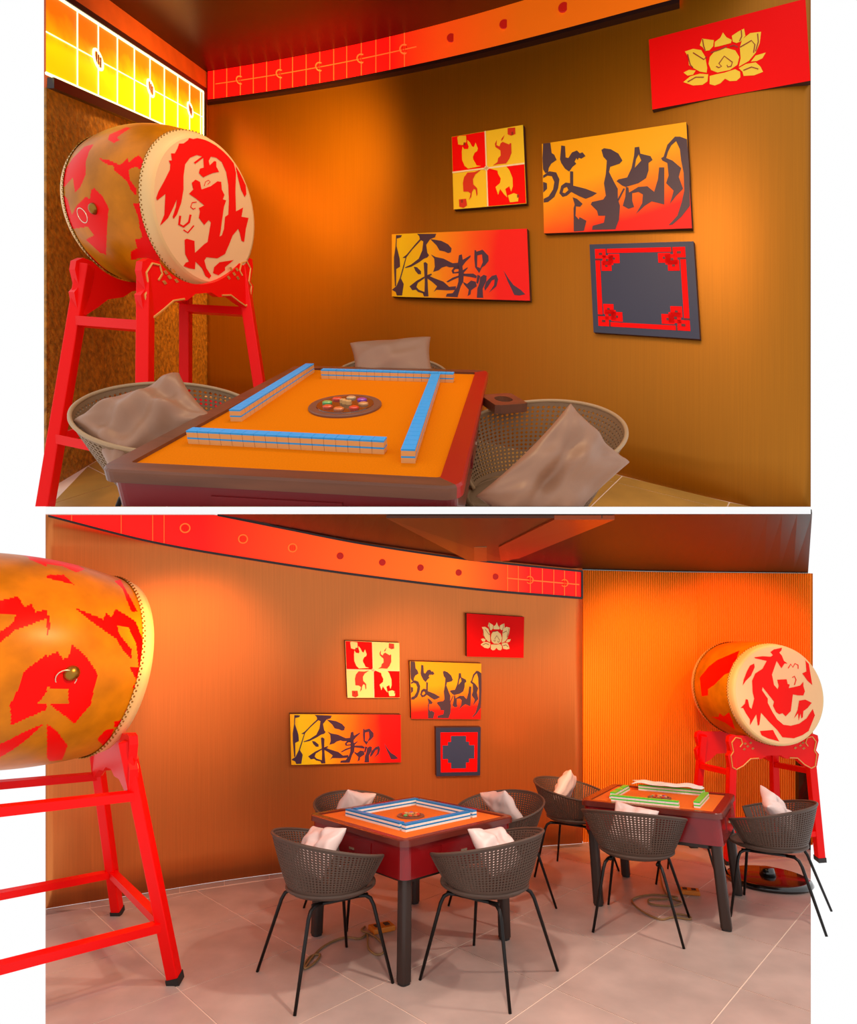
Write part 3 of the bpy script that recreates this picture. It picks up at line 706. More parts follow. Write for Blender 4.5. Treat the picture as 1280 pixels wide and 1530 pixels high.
# ================================================================ DRUMS AND STANDS
def inpoly(poly, x, y):
    r = False; j = len(poly)-1
    for i in range(len(poly)):
        xi, yi = poly[i]; xj, yj = poly[j]
        if (yi > y) != (yj > y) and x < (xj-xi)*(y-yi)/(yj-yi)+xi: r = not r
        j = i
    return r
def proj(p): return (CX+F*p.x/p.y, PY-F*p.z/p.y)
def flat_art(name, polys3, n, m, parent, origin):
    b = MB()
    for P in polys3:
        tri = tessellate_polygon([P]); fx = []
        for t in tri:
            a, c_, d = (P[i] for i in t); fx.append(t if (c_-a).cross(d-a).dot(n) > 0 else t[::-1])
        b.add(P, fx)
    return b.build(name, m, parent, origin=origin)
def drum(label, c, n, R, L, k, barrel_polys, head_px=None, head_local=None, lines_px=(), boss=None, ringc=None, xmin=-1e9):
    c, n = V(c), V(n).normalized(); up0 = V((0, 0, 1)); wv = up0.cross(n).normalized(); uv = n.cross(wv)
    Cn = c-n*(L/2); Rb = R*k; base = Cn-uv*Rb
    root = thing('drum', label, 'drum', Matrix.Translation(base))
    HW = 0.062*R/0.35                       # width of the skin folded over the edge
    Lb = L-HW*0.4
    def rad(x): s = 2*x/L; return R+(Rb-R)*(1-s*s)
    m0 = (-Cn)-n*((-Cn).dot(n)); m0.normalize(); m1 = n.cross(m0)
    def P(x, ph): return Cn+n*x+(m0*math.cos(ph)+m1*math.sin(ph))*rad(x)
    NU, NV = 380, 150; X0, X1 = -L/2+HW*0.5, L/2-HW*0.5
    b = MB(); b.v = [P(X0+(X1-X0)*j/NV, 2*math.pi*i/NU) for j in range(NV+1) for i in range(NU)]
    b.f = [(j*NU+i, j*NU+(i+1) % NU, (j+1)*NU+(i+1) % NU, (j+1)*NU+i) for j in range(NV) for i in range(NU)]
    jj, ii = np.mgrid[0:NV, 0:NU]; xx = (X0+(X1-X0)*(jj+.5)/NV).ravel(); ph = (2*np.pi*(ii+.5)/NU).ravel()
    ph = (ph+np.pi) % (2*np.pi)-np.pi; ph = np.where(abs(ph) > np.pi/2, np.sign(ph)*(np.pi-abs(ph)), ph)
    def pjn(xx):
        r_ = R+(Rb-R)*(1-(2*xx/L)**2); pp = [Cn[a_]+n[a_]*xx+(m0[a_]*np.cos(ph)+m1[a_]*np.sin(ph))*r_ for a_ in range(3)]
        return CX+F*pp[0]/pp[1], PY-F*pp[2]/pp[1]
    qx, qy = pjn(xx); ax_, ay_ = pjn(-xx); qx, qy = np.where(qx < xmin, ax_, qx), np.where(qx < xmin, ay_, qy)
    red = np.zeros(len(xx), bool)
    for pl_ in barrel_polys:
        ins = np.zeros(len(xx), bool)
        for a_ in range(len(pl_)):
            (xi, yi), (xj, yj) = pl_[a_], pl_[a_-1]
            if yi != yj: ins ^= ((yi > qy) != (yj > qy)) & (qx < (xj-xi)*(qy-yi)/(yj-yi)+xi)
        red |= ins
    b.m = red.astype(int).tolist()
    b.build('barrel', [M['gold_drum'], M['red_drum']], root, True, origin=base)
    for s in (1, -1):
        hb = MB(); cc = Cn+n*(s*L/2)
        prof = [(rad(L/2-HW)*1.012, -HW), (rad(L/2-HW*.4)*1.016, -HW*.5), (R*1.012, -HW*0.12), (R*0.99, -0.004), (R*0.965, 0.0)]
        nn = 72; vs = [cc+n*(s*z)+(m0*math.cos(2*math.pi*i/nn)+m1*math.sin(2*math.pi*i/nn))*r for r, z in prof for i in range(nn)]
        fs = [(a*nn+i, a*nn+(i+1) % nn, (a+1)*nn+(i+1) % nn, (a+1)*nn+i)[::s] for a in range(len(prof)-1) for i in range(nn)]
        hb.add(vs, fs); hp = hb.build('skin_edge', M['skin_rim'], root, True, origin=base)
        MB().add([cc+(m0*math.cos(2*math.pi*i/nn)+m1*math.sin(2*math.pi*i/nn))*(R*0.966) for i in range(nn)], [tuple(range(nn))[::s]]).build('drumhead', M['skin'], root, origin=base)
        st = MB(); ns = 110
        for row in (0, 1):
            for i in range(ns):
                a = 2*math.pi*(i+0.5*row)/ns; z = -HW*(0.98-0.14*row); r = rad(L/2+z)*1.014
                p = cc+n*(s*z)+(m0*math.cos(a)+m1*math.sin(a))*r; e = 0.0048*R/0.35
                st.add([p+n*e, p-n*e, p+m0*e, p-m0*e, p+m1*e, p-m1*e], [(0, 2, 4), (2, 1, 4), (1, 3, 4), (3, 0, 4), (2, 0, 5), (1, 2, 5), (3, 1, 5), (0, 3, 5)])
        so = st.build('studs', M['brass'], root, origin=base); so['kind'] = 'stuff'
    def facehit(px, py):
        r = ray(px, py); return r*(c.dot(n)/r.dot(n))
    out = []
    if head_px:
        polys = [[facehit(x, y)+n*0.002 for x, y in p] for p in head_px]
        polys = [[q if (q-c).length < R*0.965 else c+(q-c)*(R*0.965/(q-c).length) for q in p] for p in polys]
        out = [[((q-c).dot(wv)/R, (q-c).dot(uv)/R) for q in p] for p in polys]
    elif head_local:
        polys = [[c+(wv*a+uv*bb)*R+n*0.002 for a, bb in p] for p in head_local]
    else: polys = []
    for j, p in enumerate(polys[:1]): flat_art('dragon', [p], n, M['dragon'], root, base)
    for p in polys[1:]: flat_art('dragon_flourish', [p], n, M['dragon'], root, base)
    if boss:
        best = min(((proj(P(x, ph))[0]-boss[0])**2+(proj(P(x, ph))[1]-boss[1])**2, x, ph) for x in [-.3*L+.6*L*a/60 for a in range(61)] for ph in [-1.4+2.8*a/120 for a in range(121)])
        p = P(best[1], best[2]); d = (p-(Cn+n*best[1])).normalized(); t1 = n; t2 = d.cross(n)
        rb = 0.045*R/0.35*0.6
        bb = MB().grid(lambda u, v: p+(t1*math.cos(2*math.pi*u)+t2*math.sin(2*math.pi*u))*rb*math.cos(v*math.pi/2)+d*(rb*0.9*math.sin(v*math.pi/2)), 20, 8, wrapu=True)
        rp = bb.build('ring_boss', M['brass'], root, True, origin=base)
        off = facep = ray(*ringc)*((p+d*rb*1.0).y)
        ctr = off
        MB().tube(ring_pts(ctr, (t1*0.95).normalized(), (V((0, 0, 1))*0.75+d*0.3).normalized(), rb*1.25, 24), rb*0.09, 6, closed=True).build('pull_ring', M['steel'], rp, True, origin=base)
    return root, dict(C=Cn, R=R, Rb=Rb, L=L, n=n, c=c, out=out)

kh = crop(210, 185, 6.12)
head1 = [kh(p) for p in [
 [(175,930),(215,830),(225,640),(150,700),(140,680),(160,620),(215,520),(265,420),(270,370),(255,335),(285,335),(275,270),(310,270),(335,225),(350,180),(390,180),(430,150),(440,120),(480,140),(510,100),(560,130),(590,120),(630,120),(690,150),(760,210),(810,280),(850,360),(870,450),(865,620),(870,800),(935,765),(920,850),(985,860),(960,960),(945,1080),(920,1070),(905,1000),(890,960),(840,1020),(800,1120),(770,1190),(700,1230),(600,1220),(580,1250),(600,1320),(645,1390),(625,1415),(590,1390),(560,1320),(500,1260),(495,1330),(440,1320),(390,1300),(410,1270),(440,1260),(405,1190),(400,1060),(420,1050),(490,1070),(495,1180),(580,1100),(610,1080),(630,960),(640,900),(620,880),(580,925),(530,860),(540,800),(530,770),(580,745),(500,680),(440,640),(480,600),(465,540),(500,510),(540,530),(555,600),(640,570),(700,525),(735,530),(740,600),(765,650),(750,690),(780,700),(760,760),(750,830),(740,900),(730,980),(720,1030),(740,1020),(760,960),(770,850),(800,830),(805,700),(800,560),(780,440),(740,350),(690,310),(640,300),(620,340),(630,380),(670,340),(690,345),(690,390),(715,440),(660,450),(610,470),(570,490),(530,450),(540,410),(575,400),(570,300),(510,285),(450,310),(405,370),(390,480),(390,600),(370,720),(330,830),(300,870),(290,850),(320,760),(330,690),(290,780),(250,860),(200,910)],
 [(885,350),(920,420),(960,560),(965,640),(950,670),(915,600),(885,480)],
 [(670,1310),(720,1265),(850,1245),(770,1310),(770,1340),(710,1385),(660,1365)]]]
for l, wd in (([(360,840),(350,920),(390,940),(440,900),(455,830)], 20), ([(390,970),(430,995),(485,930)], 13), ([(510,715),(470,720),(455,760),(480,780),(500,770)], 9), ([(490,360),(570,300)], 18), ([(580,570),(590,530),(620,515),(635,530),(610,555)], 6)):
    head1 += [kh(q) for q in stroke(l, wd)]
kb1 = crop(80, 185, 6.244)
barrel1 = [kb1(p) for p in [
 [(375,190),(330,260),(300,360),(300,470),(250,590),(200,640),(180,500),(100,590),(60,560),(100,440),(180,320),(290,210)],
 [(380,600),(460,680),(515,790),(500,930),(490,1220),(440,1210),(300,1080),(380,1040),(320,960),(150,985),(90,1000),(50,800),(70,640),(130,700),(170,850),(210,770),(300,680),(340,700),(350,620)],
 [(520,100),(680,30),(720,40),(640,90),(590,130),(620,150),(560,180),(510,150)],
 [(420,320),(520,340),(620,385),(690,320),(700,360),(790,290),(860,360),(900,360),(880,470),(830,480),(820,430),(760,400),(700,430),(710,520),(770,600),(770,670),(720,620),(680,530),(560,430),(570,400),(480,370)],
 [(990,150),(960,250),(950,220)],
 [(740,740),(790,750),(830,660),(840,800),(860,950),(900,1080),(990,1200),(990,1290),(850,1250),(720,1270),(720,1190),(780,1160),(760,1080),(830,1060),(800,960),(790,870)],
 [(200,1100),(300,1180),(450,1330),(600,1440),(650,1500),(560,1490),(350,1400),(200,1240)]]]
d1, D1 = drum('red and gold dragon drum on a red stand in the upper room', (-1.198, 3.1, 1.698), (0.8866, -0.3978, -0.2358), 0.355, 0.716, 1.175, barrel1, head1, boss=(140, 313), ringc=(123, 322))
kb2 = crop(60, 820, 4.25)
barrel2 = [kb2(p) for p in [
 [(36,60),(110,60),(200,80),(285,130),(230,150),(140,110),(36,95)], [(36,165),(150,165),(220,230),(130,205),(36,185)], [(36,420),(60,430),(65,500),(36,570)],
 [(36,690),(110,650),(145,700),(180,690),(200,605),(290,680),(365,790),(320,990),(220,1110),(60,990),(180,980),(180,890),(36,880)],
 [(210,370),(360,430),(400,450),(420,400),(450,440),(480,380),(590,450),(610,470),(660,600),(690,860),(690,1130),(470,1130),(470,1095),(540,1080),(540,1020),(600,1010),(590,870),(620,850),(565,750),(625,750),(610,600),(560,500),(490,485),(500,540),(580,640),(580,700),(530,650),(480,570),(350,480)],
 [(470,205),(510,195),(620,400),(580,400),(520,250)], [(36,1110),(100,1150),(175,1250),(140,1340),(60,1350),(36,1320)],
 [(360,1210),(410,1155),(470,1140),(450,1200),(560,1230),(620,1280),(500,1290),(400,1250)], [(36,1400),(180,1370),(300,1350),(430,1390),(200,1420),(36,1440)]]]
d2, D2 = drum('large red and gold drum seen side-on at the left of the lower room', (-1.908, 3.4, -0.829), (0.5817, 0.7761, -0.2433), 0.489, 0.934, 1.117, barrel2, None, D1['out'], boss=(107, 1006), ringc=(99, 1014), xmin=70)
kb3 = crop(1020, 950, 6.4)
head3 = [kb3(p) for p in [
 [(680,205),(760,195),(840,200),(860,185),(835,155),(870,130),(945,112),(940,140),(920,160),(945,190),(965,240),(1000,265),(970,265),(940,310),(915,270),(895,240),(850,370),(870,470),(905,510),(915,480),(900,420),(990,415),(1000,460),(1020,465),(1010,500),(1060,490),(1120,475),(1150,440),(1150,480),(1165,530),(1150,570),(1100,570),(1050,560),(1040,640),(1030,720),(1000,750),(980,770),(950,740),(920,750),(890,730),(860,670),(870,630),(760,490),(755,520),(810,600),(810,640),(850,720),(900,800),(960,850),(1030,860),(1110,840),(1180,790),(1240,700),(1260,760),(1200,910),(1140,950),(1060,980),(950,970),(900,900),(830,830),(745,735),(730,850),(715,860),(700,750),(640,855),(640,800),(600,740),(575,690),(550,690),(590,650),(600,605),(620,610),(635,680),(655,700),(680,600),(665,540),(660,430),(690,360),(760,315),(800,240),(690,215)],
 [(570,475),(580,420),(610,340),(640,285),(680,265),(685,300),(650,380),(600,430)], [(735,910),(860,900),(880,940),(920,1010),(810,980),(750,950)],
 [(1190,170),(1230,240),(1235,470),(1190,430),(1140,360),(1180,340),(1175,230)],
 [(1110,620),(1170,610),(1230,640),(1190,690),(1150,720),(1145,780),(1130,790),(1125,740),(1105,810),(1100,740),(1060,790),(1095,710)]]]
for l, wd in (([(1005,310),(1030,270),(1050,300),(1070,265),(1100,280),(1100,315)], 9), ([(1045,400),(1065,385),(1080,420),(1065,470)], 9)): head3 += [kb3(q) for q in stroke(l, wd)]
barrel3 = [kb3(p) for p in [
 [(160,400),(250,290),(330,230),(540,140),(510,230),(480,260),(470,340),(400,370),(350,420),(300,470),(240,510),(240,570),(180,580),(170,500)],
 [(100,560),(140,660),(170,760),(260,860),(280,900),(200,940),(130,820),(90,690)], [(270,775),(340,775),(350,740),(390,770),(440,730),(470,800),(500,900),(400,830)],
 [(440,450),(440,620),(420,520)], [(740,90),(640,160),(540,250),(700,100)]]]
d3, D3 = drum('red dragon drum standing before the orange fluted wall', (3.082, 5.0, -1.488), (0.1149, -0.9777, 0.1759), 0.424, 0.664, 1.065, barrel3, head3)

def stand(label, room, D, e1p, a_front, a_back, bt, bf, splay, h_board, h_lobe, h_mid, h_up, h_low, t=0.035, ctr=None):
    """four splayed legs, two scalloped cradle boards, upper and lower rails; follows the raked floor"""
    k_ = K[room]; e1 = V((e1p[0], e1p[1], 0)).normalized(); e2 = V((-e1.y, e1.x, 0))
    if e2.y < 0: e2 = -e2
    C0 = ctr or D['C']; G = V((C0.x, C0.y, floor_z(room, C0.y)))
    root = thing('drum_stand', label, 'drum stand', Matrix.Translation(G))
    def Q(a, b_, h): p = e1*a+e2*b_; return p+V((0, 0, k_*p.y+h))       # relative to G
    for a in (a_front, a_back):
        # cradle board: concave top following the drum, scalloped lower edge
        axis = (D['c']-D['n']*(D['L']/2))+D['n']*(a-0.0)-G; hc = axis.z-k_*axis.y; b0 = axis.dot(e2)
        rr = D['R']+(D['Rb']-D['R'])*max(0, 1-(2*a/D['L'])**2)+0.012
        top = []
        for i in range(25):
            bb = -bt*0.86+2*bt*0.86*i/24; zz = hc-math.sqrt(max(rr*rr-(bb-b0)**2, 0)) if abs(bb-b0) < rr else h_board
            top.append((bb, min(h_board, zz)))
        prof = [(-bt*1.06, h_board-0.05), (-bt*1.04, h_board-0.005), (-bt*0.94, h_board+0.01)]+top+[(bt*0.94, h_board+0.01), (bt*1.04, h_board-0.005), (bt*1.06, h_board-0.05)]
        low = [(bt*1.0, h_board-0.14), (bt*1.07, (h_board+h_lobe)/2-0.02), (bt*1.02, h_lobe+0.03), (bt*0.9, h_lobe), (bt*0.72, h_lobe+0.035), (bt*0.55, h_mid-0.035), (bt*0.3, h_mid-0.03), (bt*0.15, h_mid)]
        prof += low+[(-x, z) for x, z in low[::-1]]
        bo = MB().prism([Q(a+t/2, x, z) for x, z in prof], -e1*t-V((0, 0, k_*e1.y*t))).build('cradle_board', M['red'], root)
        # gold trim lines and small gold flower on the outer face
        s = 1 if a == a_front else -1; f0 = a+s*(t/2+0.003)
        for sg in (-1, 1):
            path = [(0.80, h_board-0.10), (0.74, h_board-0.07), (0.78, h_board-0.025), (0.90, h_board-0.015), (0.99, h_board-0.06), (0.95, h_board-0.14), (1.01, (h_board+h_lobe)/2-0.02), (0.97, h_lobe+0.03), (0.88, h_lobe+0.012), (0.72, h_lobe+0.045), (0.55, h_mid-0.025), (0.3, h_mid-0.02)]
            pts_ = []
            for i in range(len(path)-1):
                for q in range(4): u = q/4; pts_.append((path[i][0]+(path[i+1][0]-path[i][0])*u, path[i][1]+(path[i+1][1]-path[i][1])*u))
            MB().tube([Q(f0, sg*bt*x, z) for x, z in pts_], 0.005, 5).build('gold_scroll', M['gold_line'], bo)
            fl_ = MB()
            for kx, kz in ((0.62, 0), (0.5, -0.02), (0.55, 0.03), (0.68, 0.025), (0.7, -0.025)):
                cc = Q(f0, sg*bt*kx, (h_board+h_lobe)/2+0.06+kz); fl_.add([cc+e2*0.016, cc+V((0, 0, 0.012)), cc-e2*0.016, cc-V((0, 0, 0.012))], [(0, 1, 2, 3), (3, 2, 1, 0)])
            fl_.build('gold_flower', M['gold_line'], bo)
    legs = {}
    for a, s in ((a_front, 1), (a_back, -1)):
        for sg in (-1, 1):
            topp = Q(a-s*0.02, sg*bt*0.9, h_board-0.03); foot = Q(a+s*splay, sg*bf, 0.035); legs[(s, sg)] = (topp, foot)
            lo = MB().tube([topp, foot], t*0.72, 4, square=True).build('leg', M['red'], root); bevel(lo, 0.006)
            d = (foot-topp).normalized(); MB().tube([foot-d*0.005, foot+d*(0.035/abs(d.z))*0.98], t*0.78, 4, square=True).build('rubber_foot', M['darkrubber'], lo)
    def at(s, sg, h):
        A, B = legs[(s, sg)]; ha = A.z-k_*A.y; hb_ = B.z-k_*B.y; u = (ha-h)/(ha-hb_); return A+(B-A)*u
    for sg in (-1, 1):
        for h, name in ((h_up, 'upper_rail'), (h_low, 'lower_rail')):
            MB().tube([at(1, sg, h), at(-1, sg, h)], t*0.52, 4, square=True).build(name, M['red'], root)
    for s in (1, -1): MB().tube([at(s, -1, h_low), at(s, 1, h_low)], t*0.52, 4, square=True).build('end_rail', M['red'], root)
    return root
st1 = stand('red lacquered drum stand with gold scrolls in the upper room', 1, D1, (0.912, -0.409), 0.29, -0.20, 0.37, 0.46, 0.12, 1.355, 1.06, 1.17, 1.03, 0.42, 0.045)
stand('tall red drum stand with lower rails at the left of the lower room', 2, D2, (0.75, 0.66), 0.44, -0.44, 0.44, 0.60, 0.16, 1.30, 0.98, 1.08, 0.98, 0.30, 0.042)
stand('red drum stand before the orange fluted wall', 2, D3, (0.1149, -0.9777), 0.24, -0.24, 0.41, 0.44, 0.03, 1.13, 0.82, 0.95, 0.80, 0.25, 0.045)

# ================================================================ FURNITURE
def cut_below_slab(root):
    """the upper furniture is only built above the white slab it stands on"""
    bpy.context.view_layer.update()
    for o in [root]+list(root.children_recursive):
        if o.type != 'MESH': continue
        Mi = o.matrix_world; o.data = o.data.copy()
        bm = bmesh.new(); bm.from_mesh(o.data)
        pco = Mi.inverted() @ V((0, 1, (PY-757.0)/F+0.0008)); pno = (Mi.to_3x3().transposed() @ SLABN)
        bmesh.ops.bisect_plane(bm, geom=bm.verts[:]+bm.edges[:]+bm.faces[:], plane_co=pco, plane_no=pno, clear_inner=True)
        bm.to_mesh(o.data); bm.free()
    for o in list(root.children_recursive):
        if o.type == 'MESH' and len(o.data.vertices) < 3: bpy.data.objects.remove(o)
def rr_loop(wx, wy, r, z, n=6):
    out = []
    for cx, cy, a0 in ((wx/2-r, wy/2-r, 0), (-wx/2+r, wy/2-r, 90), (-wx/2+r, -wy/2+r, 180), (wx/2-r, -wy/2+r, 270)):
        for i in range(n+1):
            a = math.radians(a0+90*i/n); out.append(V((cx+r*math.cos(a), cy+r*math.sin(a), z)))
    return out
def loft(loops, capb=True, capt=True):
    n = len(loops[0]); v = [p for l in loops for p in l]
    f = [(i*n+k, i*n+(k+1) % n, (i+1)*n+(k+1) % n, (i+1)*n+k) for i in range(len(loops)-1) for k in range(n)]
    if capb: f.append(tuple(range(n-1, -1, -1)))
    if capt: f.append(tuple((len(loops)-1)*n+k for k in range(n)))
    return MB().add(v, f)
def table(label, T, wx, wy, h, felt, console_xy=(0, 0), console_r=0.09, rimw=0.06, stretch=1.0, slots=True, rim=None):
    root = thing('mahjong_table', label, 'table', T)
    r = 0.05
    loft([rr_loop(wx-.03, wy-.03, r, h-.20), rr_loop(wx-.03, wy-.03, r, h-.035)]).build('body', M['apron'], root)
    loft([rr_loop(wx-.16, wy-.16, r, h-.235), rr_loop(wx-.16, wy-.16, r, h-.20)]).build('underframe', M['leg'], root)
    rm = rim or [M['wood']]*4
    # four mitred rim rails
    o_, i_ = (wx/2, wy/2), (wx/2-rimw, wy/2-rimw)
    ring = lambda q, z: rr_loop(2*q[0], 2*q[1], r if q is o_ else 0.012, z)
    L0, L1 = ring(o_, h-.036), ring(o_, h-.006); L2 = rr_loop(wx-.012, wy-.012, r-.004, h); L3, L4 = ring(i_, h), ring(i_, h-.012)
    n = len(L0); seg = n//4
    names = [(0, 'far/right')]
    for s in range(4):
        # corner blocks are centred on k*seg+3; a rail spans from one corner middle to the next
        idx = [(s*seg+3+i) % n for i in range(seg+1)]
        v = [Lp[i] for Lp in (L0, L1, L2, L3, L4) for i in idx]; m_ = len(idx)
        f = [(a*m_+i, a*m_+i+1, (a+1)*m_+i+1, (a+1)*m_+i) for a in range(4) for i in range(m_-1)]
        MB().add(v, f).build('rim_rail', rm[s], root)
    MB().box((0, 0, h-.014), (wx-2*rimw+.004, wy-2*rimw+.004, .008)).build('playing_felt', felt, root)
    for sx in (-1, 1):
        for sy in (-1, 1):
            cx, cy = sx*(wx/2-.065), sy*(wy/2-.065)
            lp = lambda s_, z: [V((cx, cy, 0))+p for p in rr_loop(s_, s_, .02, z, 4)]
            lo = loft([lp(.066, .012), lp(.066, h-.20)]).build('leg', M['leg'], root)
            loft([lp(.058, 0), lp(.058, .012)]).build('foot_cap', M['darkrubber'], lo)
    if slots:
        for (x, y, rz) in ((0, -wy/2+.013, 0), (0, wy/2-.013, 0), (-wx/2+.013, 0, 1), (wx/2-.013, 0, 1)):
            dp = MB().box((x, y, h-.115), (.36 if not rz else .006, .006 if not rz else .36, .10)).build('drawer_front', M['apron'], root)
            sx = 1 if x > 0 else -1; sy = 1 if y > 0 else -1
            hx, hy = (x+(0 if not rz else sx*.005), y+(sy*.005 if not rz else 0))
            MB().box((hx, hy, h-.12), (.05 if not rz else .006, .006 if not rz else .05, .012)).build('drawer_pull', M['steel'], dp)
    # round console in the middle
    cx, cy = console_xy; R_ = console_r; sc_ = V((1, stretch, 1))
    def disc(name, r0, z0, z1, m, p=root, inner=0.0):
        prof = [(r0, z0), (r0, z1-.003), (r0-.003, z1)]+([(inner, z1), (inner, z0)] if inner else [])
        b = MB(); nn = 40
        v = [V((cx+q*math.cos(2*math.pi*k/nn), cy+q*math.sin(2*math.pi*k/nn)*stretch, z)) for q, z in prof for k in range(nn)]
        f = [(i*nn+k, i*nn+(k+1) % nn, (i+1)*nn+(k+1) % nn, (i+1)*nn+k) for i in range(len(prof)-1) for k in range(nn)]
        if not inner: f.append(tuple((len(prof)-1)*nn+k for k in range(nn)))
        return b.add(v, f).build(name, m, p)
    co = disc('console_ring', R_, h-.012, h-.001, M['console'])
    di = disc('console_dial', R_*.80, h-.012, h+.001, M['console2'])
    cols = [(224, 120, 60), (226, 60, 30), (220, 150, 90), (150, 60, 170), (216, 170, 120), (226, 60, 30), (110, 180, 100), (228, 80, 40)]
    for k, cc in enumerate(cols):
        a = 2*math.pi*(k/8)-math.pi/2; x, y = cx+R_*.52*math.cos(a), cy+R_*.52*math.sin(a)*stretch
        b = MB(); b.lathe([(R_*.14, h), (R_*.14, h+.006), (R_*.1, h+.009)], 12, c=(x, y, 0)); b.build('button', mat('console_button', cc, 0.3, coat=0.5), di)
    for (x, y) in ((-.1, .1), (.12, -.06), (.0, -.02)): 
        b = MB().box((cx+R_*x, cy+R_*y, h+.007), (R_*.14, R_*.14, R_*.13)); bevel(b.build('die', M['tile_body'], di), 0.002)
    return root

# ---- chair
def chair_parts(m_shell, m_rim, m_seat, m_leg, r0=0.605, r1=0.135):
    NUc, NVc = (64, 18)
    z0, PM = 0.435, math.radians(128)
    def zr(ph): return r0+r1*(0.5+0.5*math.cos(ph))**0.9
    def S(ph, v):
        rx = 0.225+(0.325-0.225)*v**0.85; ry = 0.21+(0.305-0.21)*v**0.85
        return V((rx*math.sin(ph), -ry*math.cos(ph), z0+(zr(ph)-z0)*v))
    b = MB(); G = [[S(-PM+2*PM*i/NUc, j/NVc) for i in range(NUc+1)] for j in range(NVc+1)]
    W = NUc+1; b.v = [p for r in G for p in r]
    for j in range(NVc):
        for i in range(NUc):
            a, c, d, e = j*W+i, j*W+i+1, (j+1)*W+i+1, (j+1)*W+i
            if j == 0 or j >= NVc-1 or i < 2 or i >= NUc-2: b.f.append((a, c, d, e)); continue
            A, C_, D_, E_ = (b.v[q] for q in (a, c, d, e)); m = (A+C_+D_+E_)/4
            t = 0.52
            pts = [m+((A+C_)/2-m)*t*1.5, m+((C_+D_)/2-m)*t*1.5, m+((D_+E_)/2-m)*t*1.5, m+((E_+A)/2-m)*t*1.5]
            k = len(b.v); b.v += pts
            q = (a, c, d, e)
            for s in range(4):
                b.f.append((q[s], q[(s+1) % 4], k+s)); b.f.append((q[s], k+s, k+(s+3) % 4))
    b.m = [0]*len(b.f)
    parts = []
    parts.append(('shell', mesh('shell', b.v, b.f, m_shell), 0.006))
    edge_ = [S(-PM+2*PM*i/60, 1.0) for i in range(61)]
    side0 = [S(-PM, v/8) for v in range(8)]; side1 = [S(PM, 1-v/8) for v in range(1, 9)]
    rb = MB().tube(side0+edge_+side1, 0.0075, 8); parts.append(('rim', mesh('rim', rb.v, rb.f, m_rim, True), 0))
    sb = MB().grid(lambda u, v: V((0.225*v*math.sin(2*math.pi*u), 0.02*v-(0.225*v)*math.cos(2*math.pi*u)*1.03, 0.415-0.035*(1-v*v)+(0.012 if v > .95 else 0))), 40, 10, wrapu=True)
    parts.append(('seat', mesh('seat', sb.v, sb.f, m_seat, True), 0.012))
    sr = MB().tube([V((0.225*math.sin(2*math.pi*k/40), 0.02-0.225*1.03*math.cos(2*math.pi*k/40), 0.425)) for k in range(40)], 0.010, 6, closed=True)
    parts.append(('seat_edge', mesh('seat_edge', sr.v, sr.f, m_seat, True), 0))
    for sx in (-1, 1):
        fb = MB().tube([V((sx*.14, -.15, .385)), V((sx*.15, .16, .385))], .009, 6); parts.append(('seat_rail', mesh('seat_rail', fb.v, fb.f, m_leg, True), 0))
        for sy in (-1, 1):
            P = [V((sx*.145, sy*.10, .386)), V((sx*.155, sy*.145, .384)), V((sx*.168, sy*.168, .37)), V((sx*.178, sy*.182, .34)), V((sx*.255, sy*.26, 0.0))]
            lb = MB().tube(P, [.010, .010, .010, .010, .008], 8); parts.append(('leg', mesh('leg', lb.v, lb.f, m_leg, True), 0))
    return parts
CH1 = chair_parts(M['chair1'], M['rim1'], M['chair1'], M['blackmetal'])
CH2 = chair_parts(M['chair2'], M['chair2'], M['chair2'], M['blackmetal'], 0.555, 0.135)
def chair(label, parts, room, X, Y, face, group=None, scale=1.0, p=None):
    p = p or on_floor(room, X, Y); a = math.atan2(face[1], face[0])-math.pi/2
    T = FR[room] @ Matrix.Translation(p) @ Matrix.Rotation(a, 4, 'Z') @ Matrix.Diagonal((scale, scale, scale, 1))
    root = thing('tub_chair', label, 'chair', T, group)
    for nme, me, th in parts:
        o = link(nme, me, root)
        if th: solid(o, th, 0)
    return root
# ---- pillow
def pillow_mesh(seed, m, wq=0.42, hq=0.42, tq=0.16, crease=1.0):
    rnd = random.Random(seed); ph = [rnd.uniform(0, 6.28) for _ in range(8)]
    n = 26
    def f(u, v, s):
        U, W_ = 2*u-1, 2*v-1
        x = wq/2*U*(1-0.10*(1-W_**2)); y = hq/2*W_*(1-0.10*(1-U**2))
        e = max(0, (1-U*U)*(1-W_*W_))
        z = s*tq/2*e**0.42
        z += crease*0.012*e**0.5*(math.sin(5*U+3*W_+ph[0])+0.7*math.sin(8*W_-4*U+ph[1])+0.5*math.sin(11*U+2*W_+ph[2]))*(1 if s > 0 else .4)
        rr_ = math.hypot(1-abs(U), 1-abs(W_)); z += crease*0.010*math.sin(14*math.atan2(1-abs(W_)+1e-6, 1-abs(U)+1e-6)+ph[3])*math.exp(-rr_*2.2)*e**0.3
        return V((x, y, z))
    b = MB().grid(lambda u, v: f(u, v, 1), n, n); b.grid(lambda u, v: f(1-u, v, -1), n, n)
    bm = bmesh.new(); me = mesh('pillow', b.v, b.f, m, True); bm.from_mesh(me); bmesh.ops.remove_doubles(bm, verts=bm.verts, dist=1e-4); bm.to_mesh(me); bm.free()
    me.polygons.foreach_set('use_smooth', [True]*len(me.polygons)); return me
def pillow(label, me, T, group=None):
    o = link('pillow', me); o.matrix_world = T; tag(o, label, 'pillow', group); 
    md = o.modifiers.new('sub', 'SUBSURF'); md.levels = 1; md.render_levels = 1
    return o
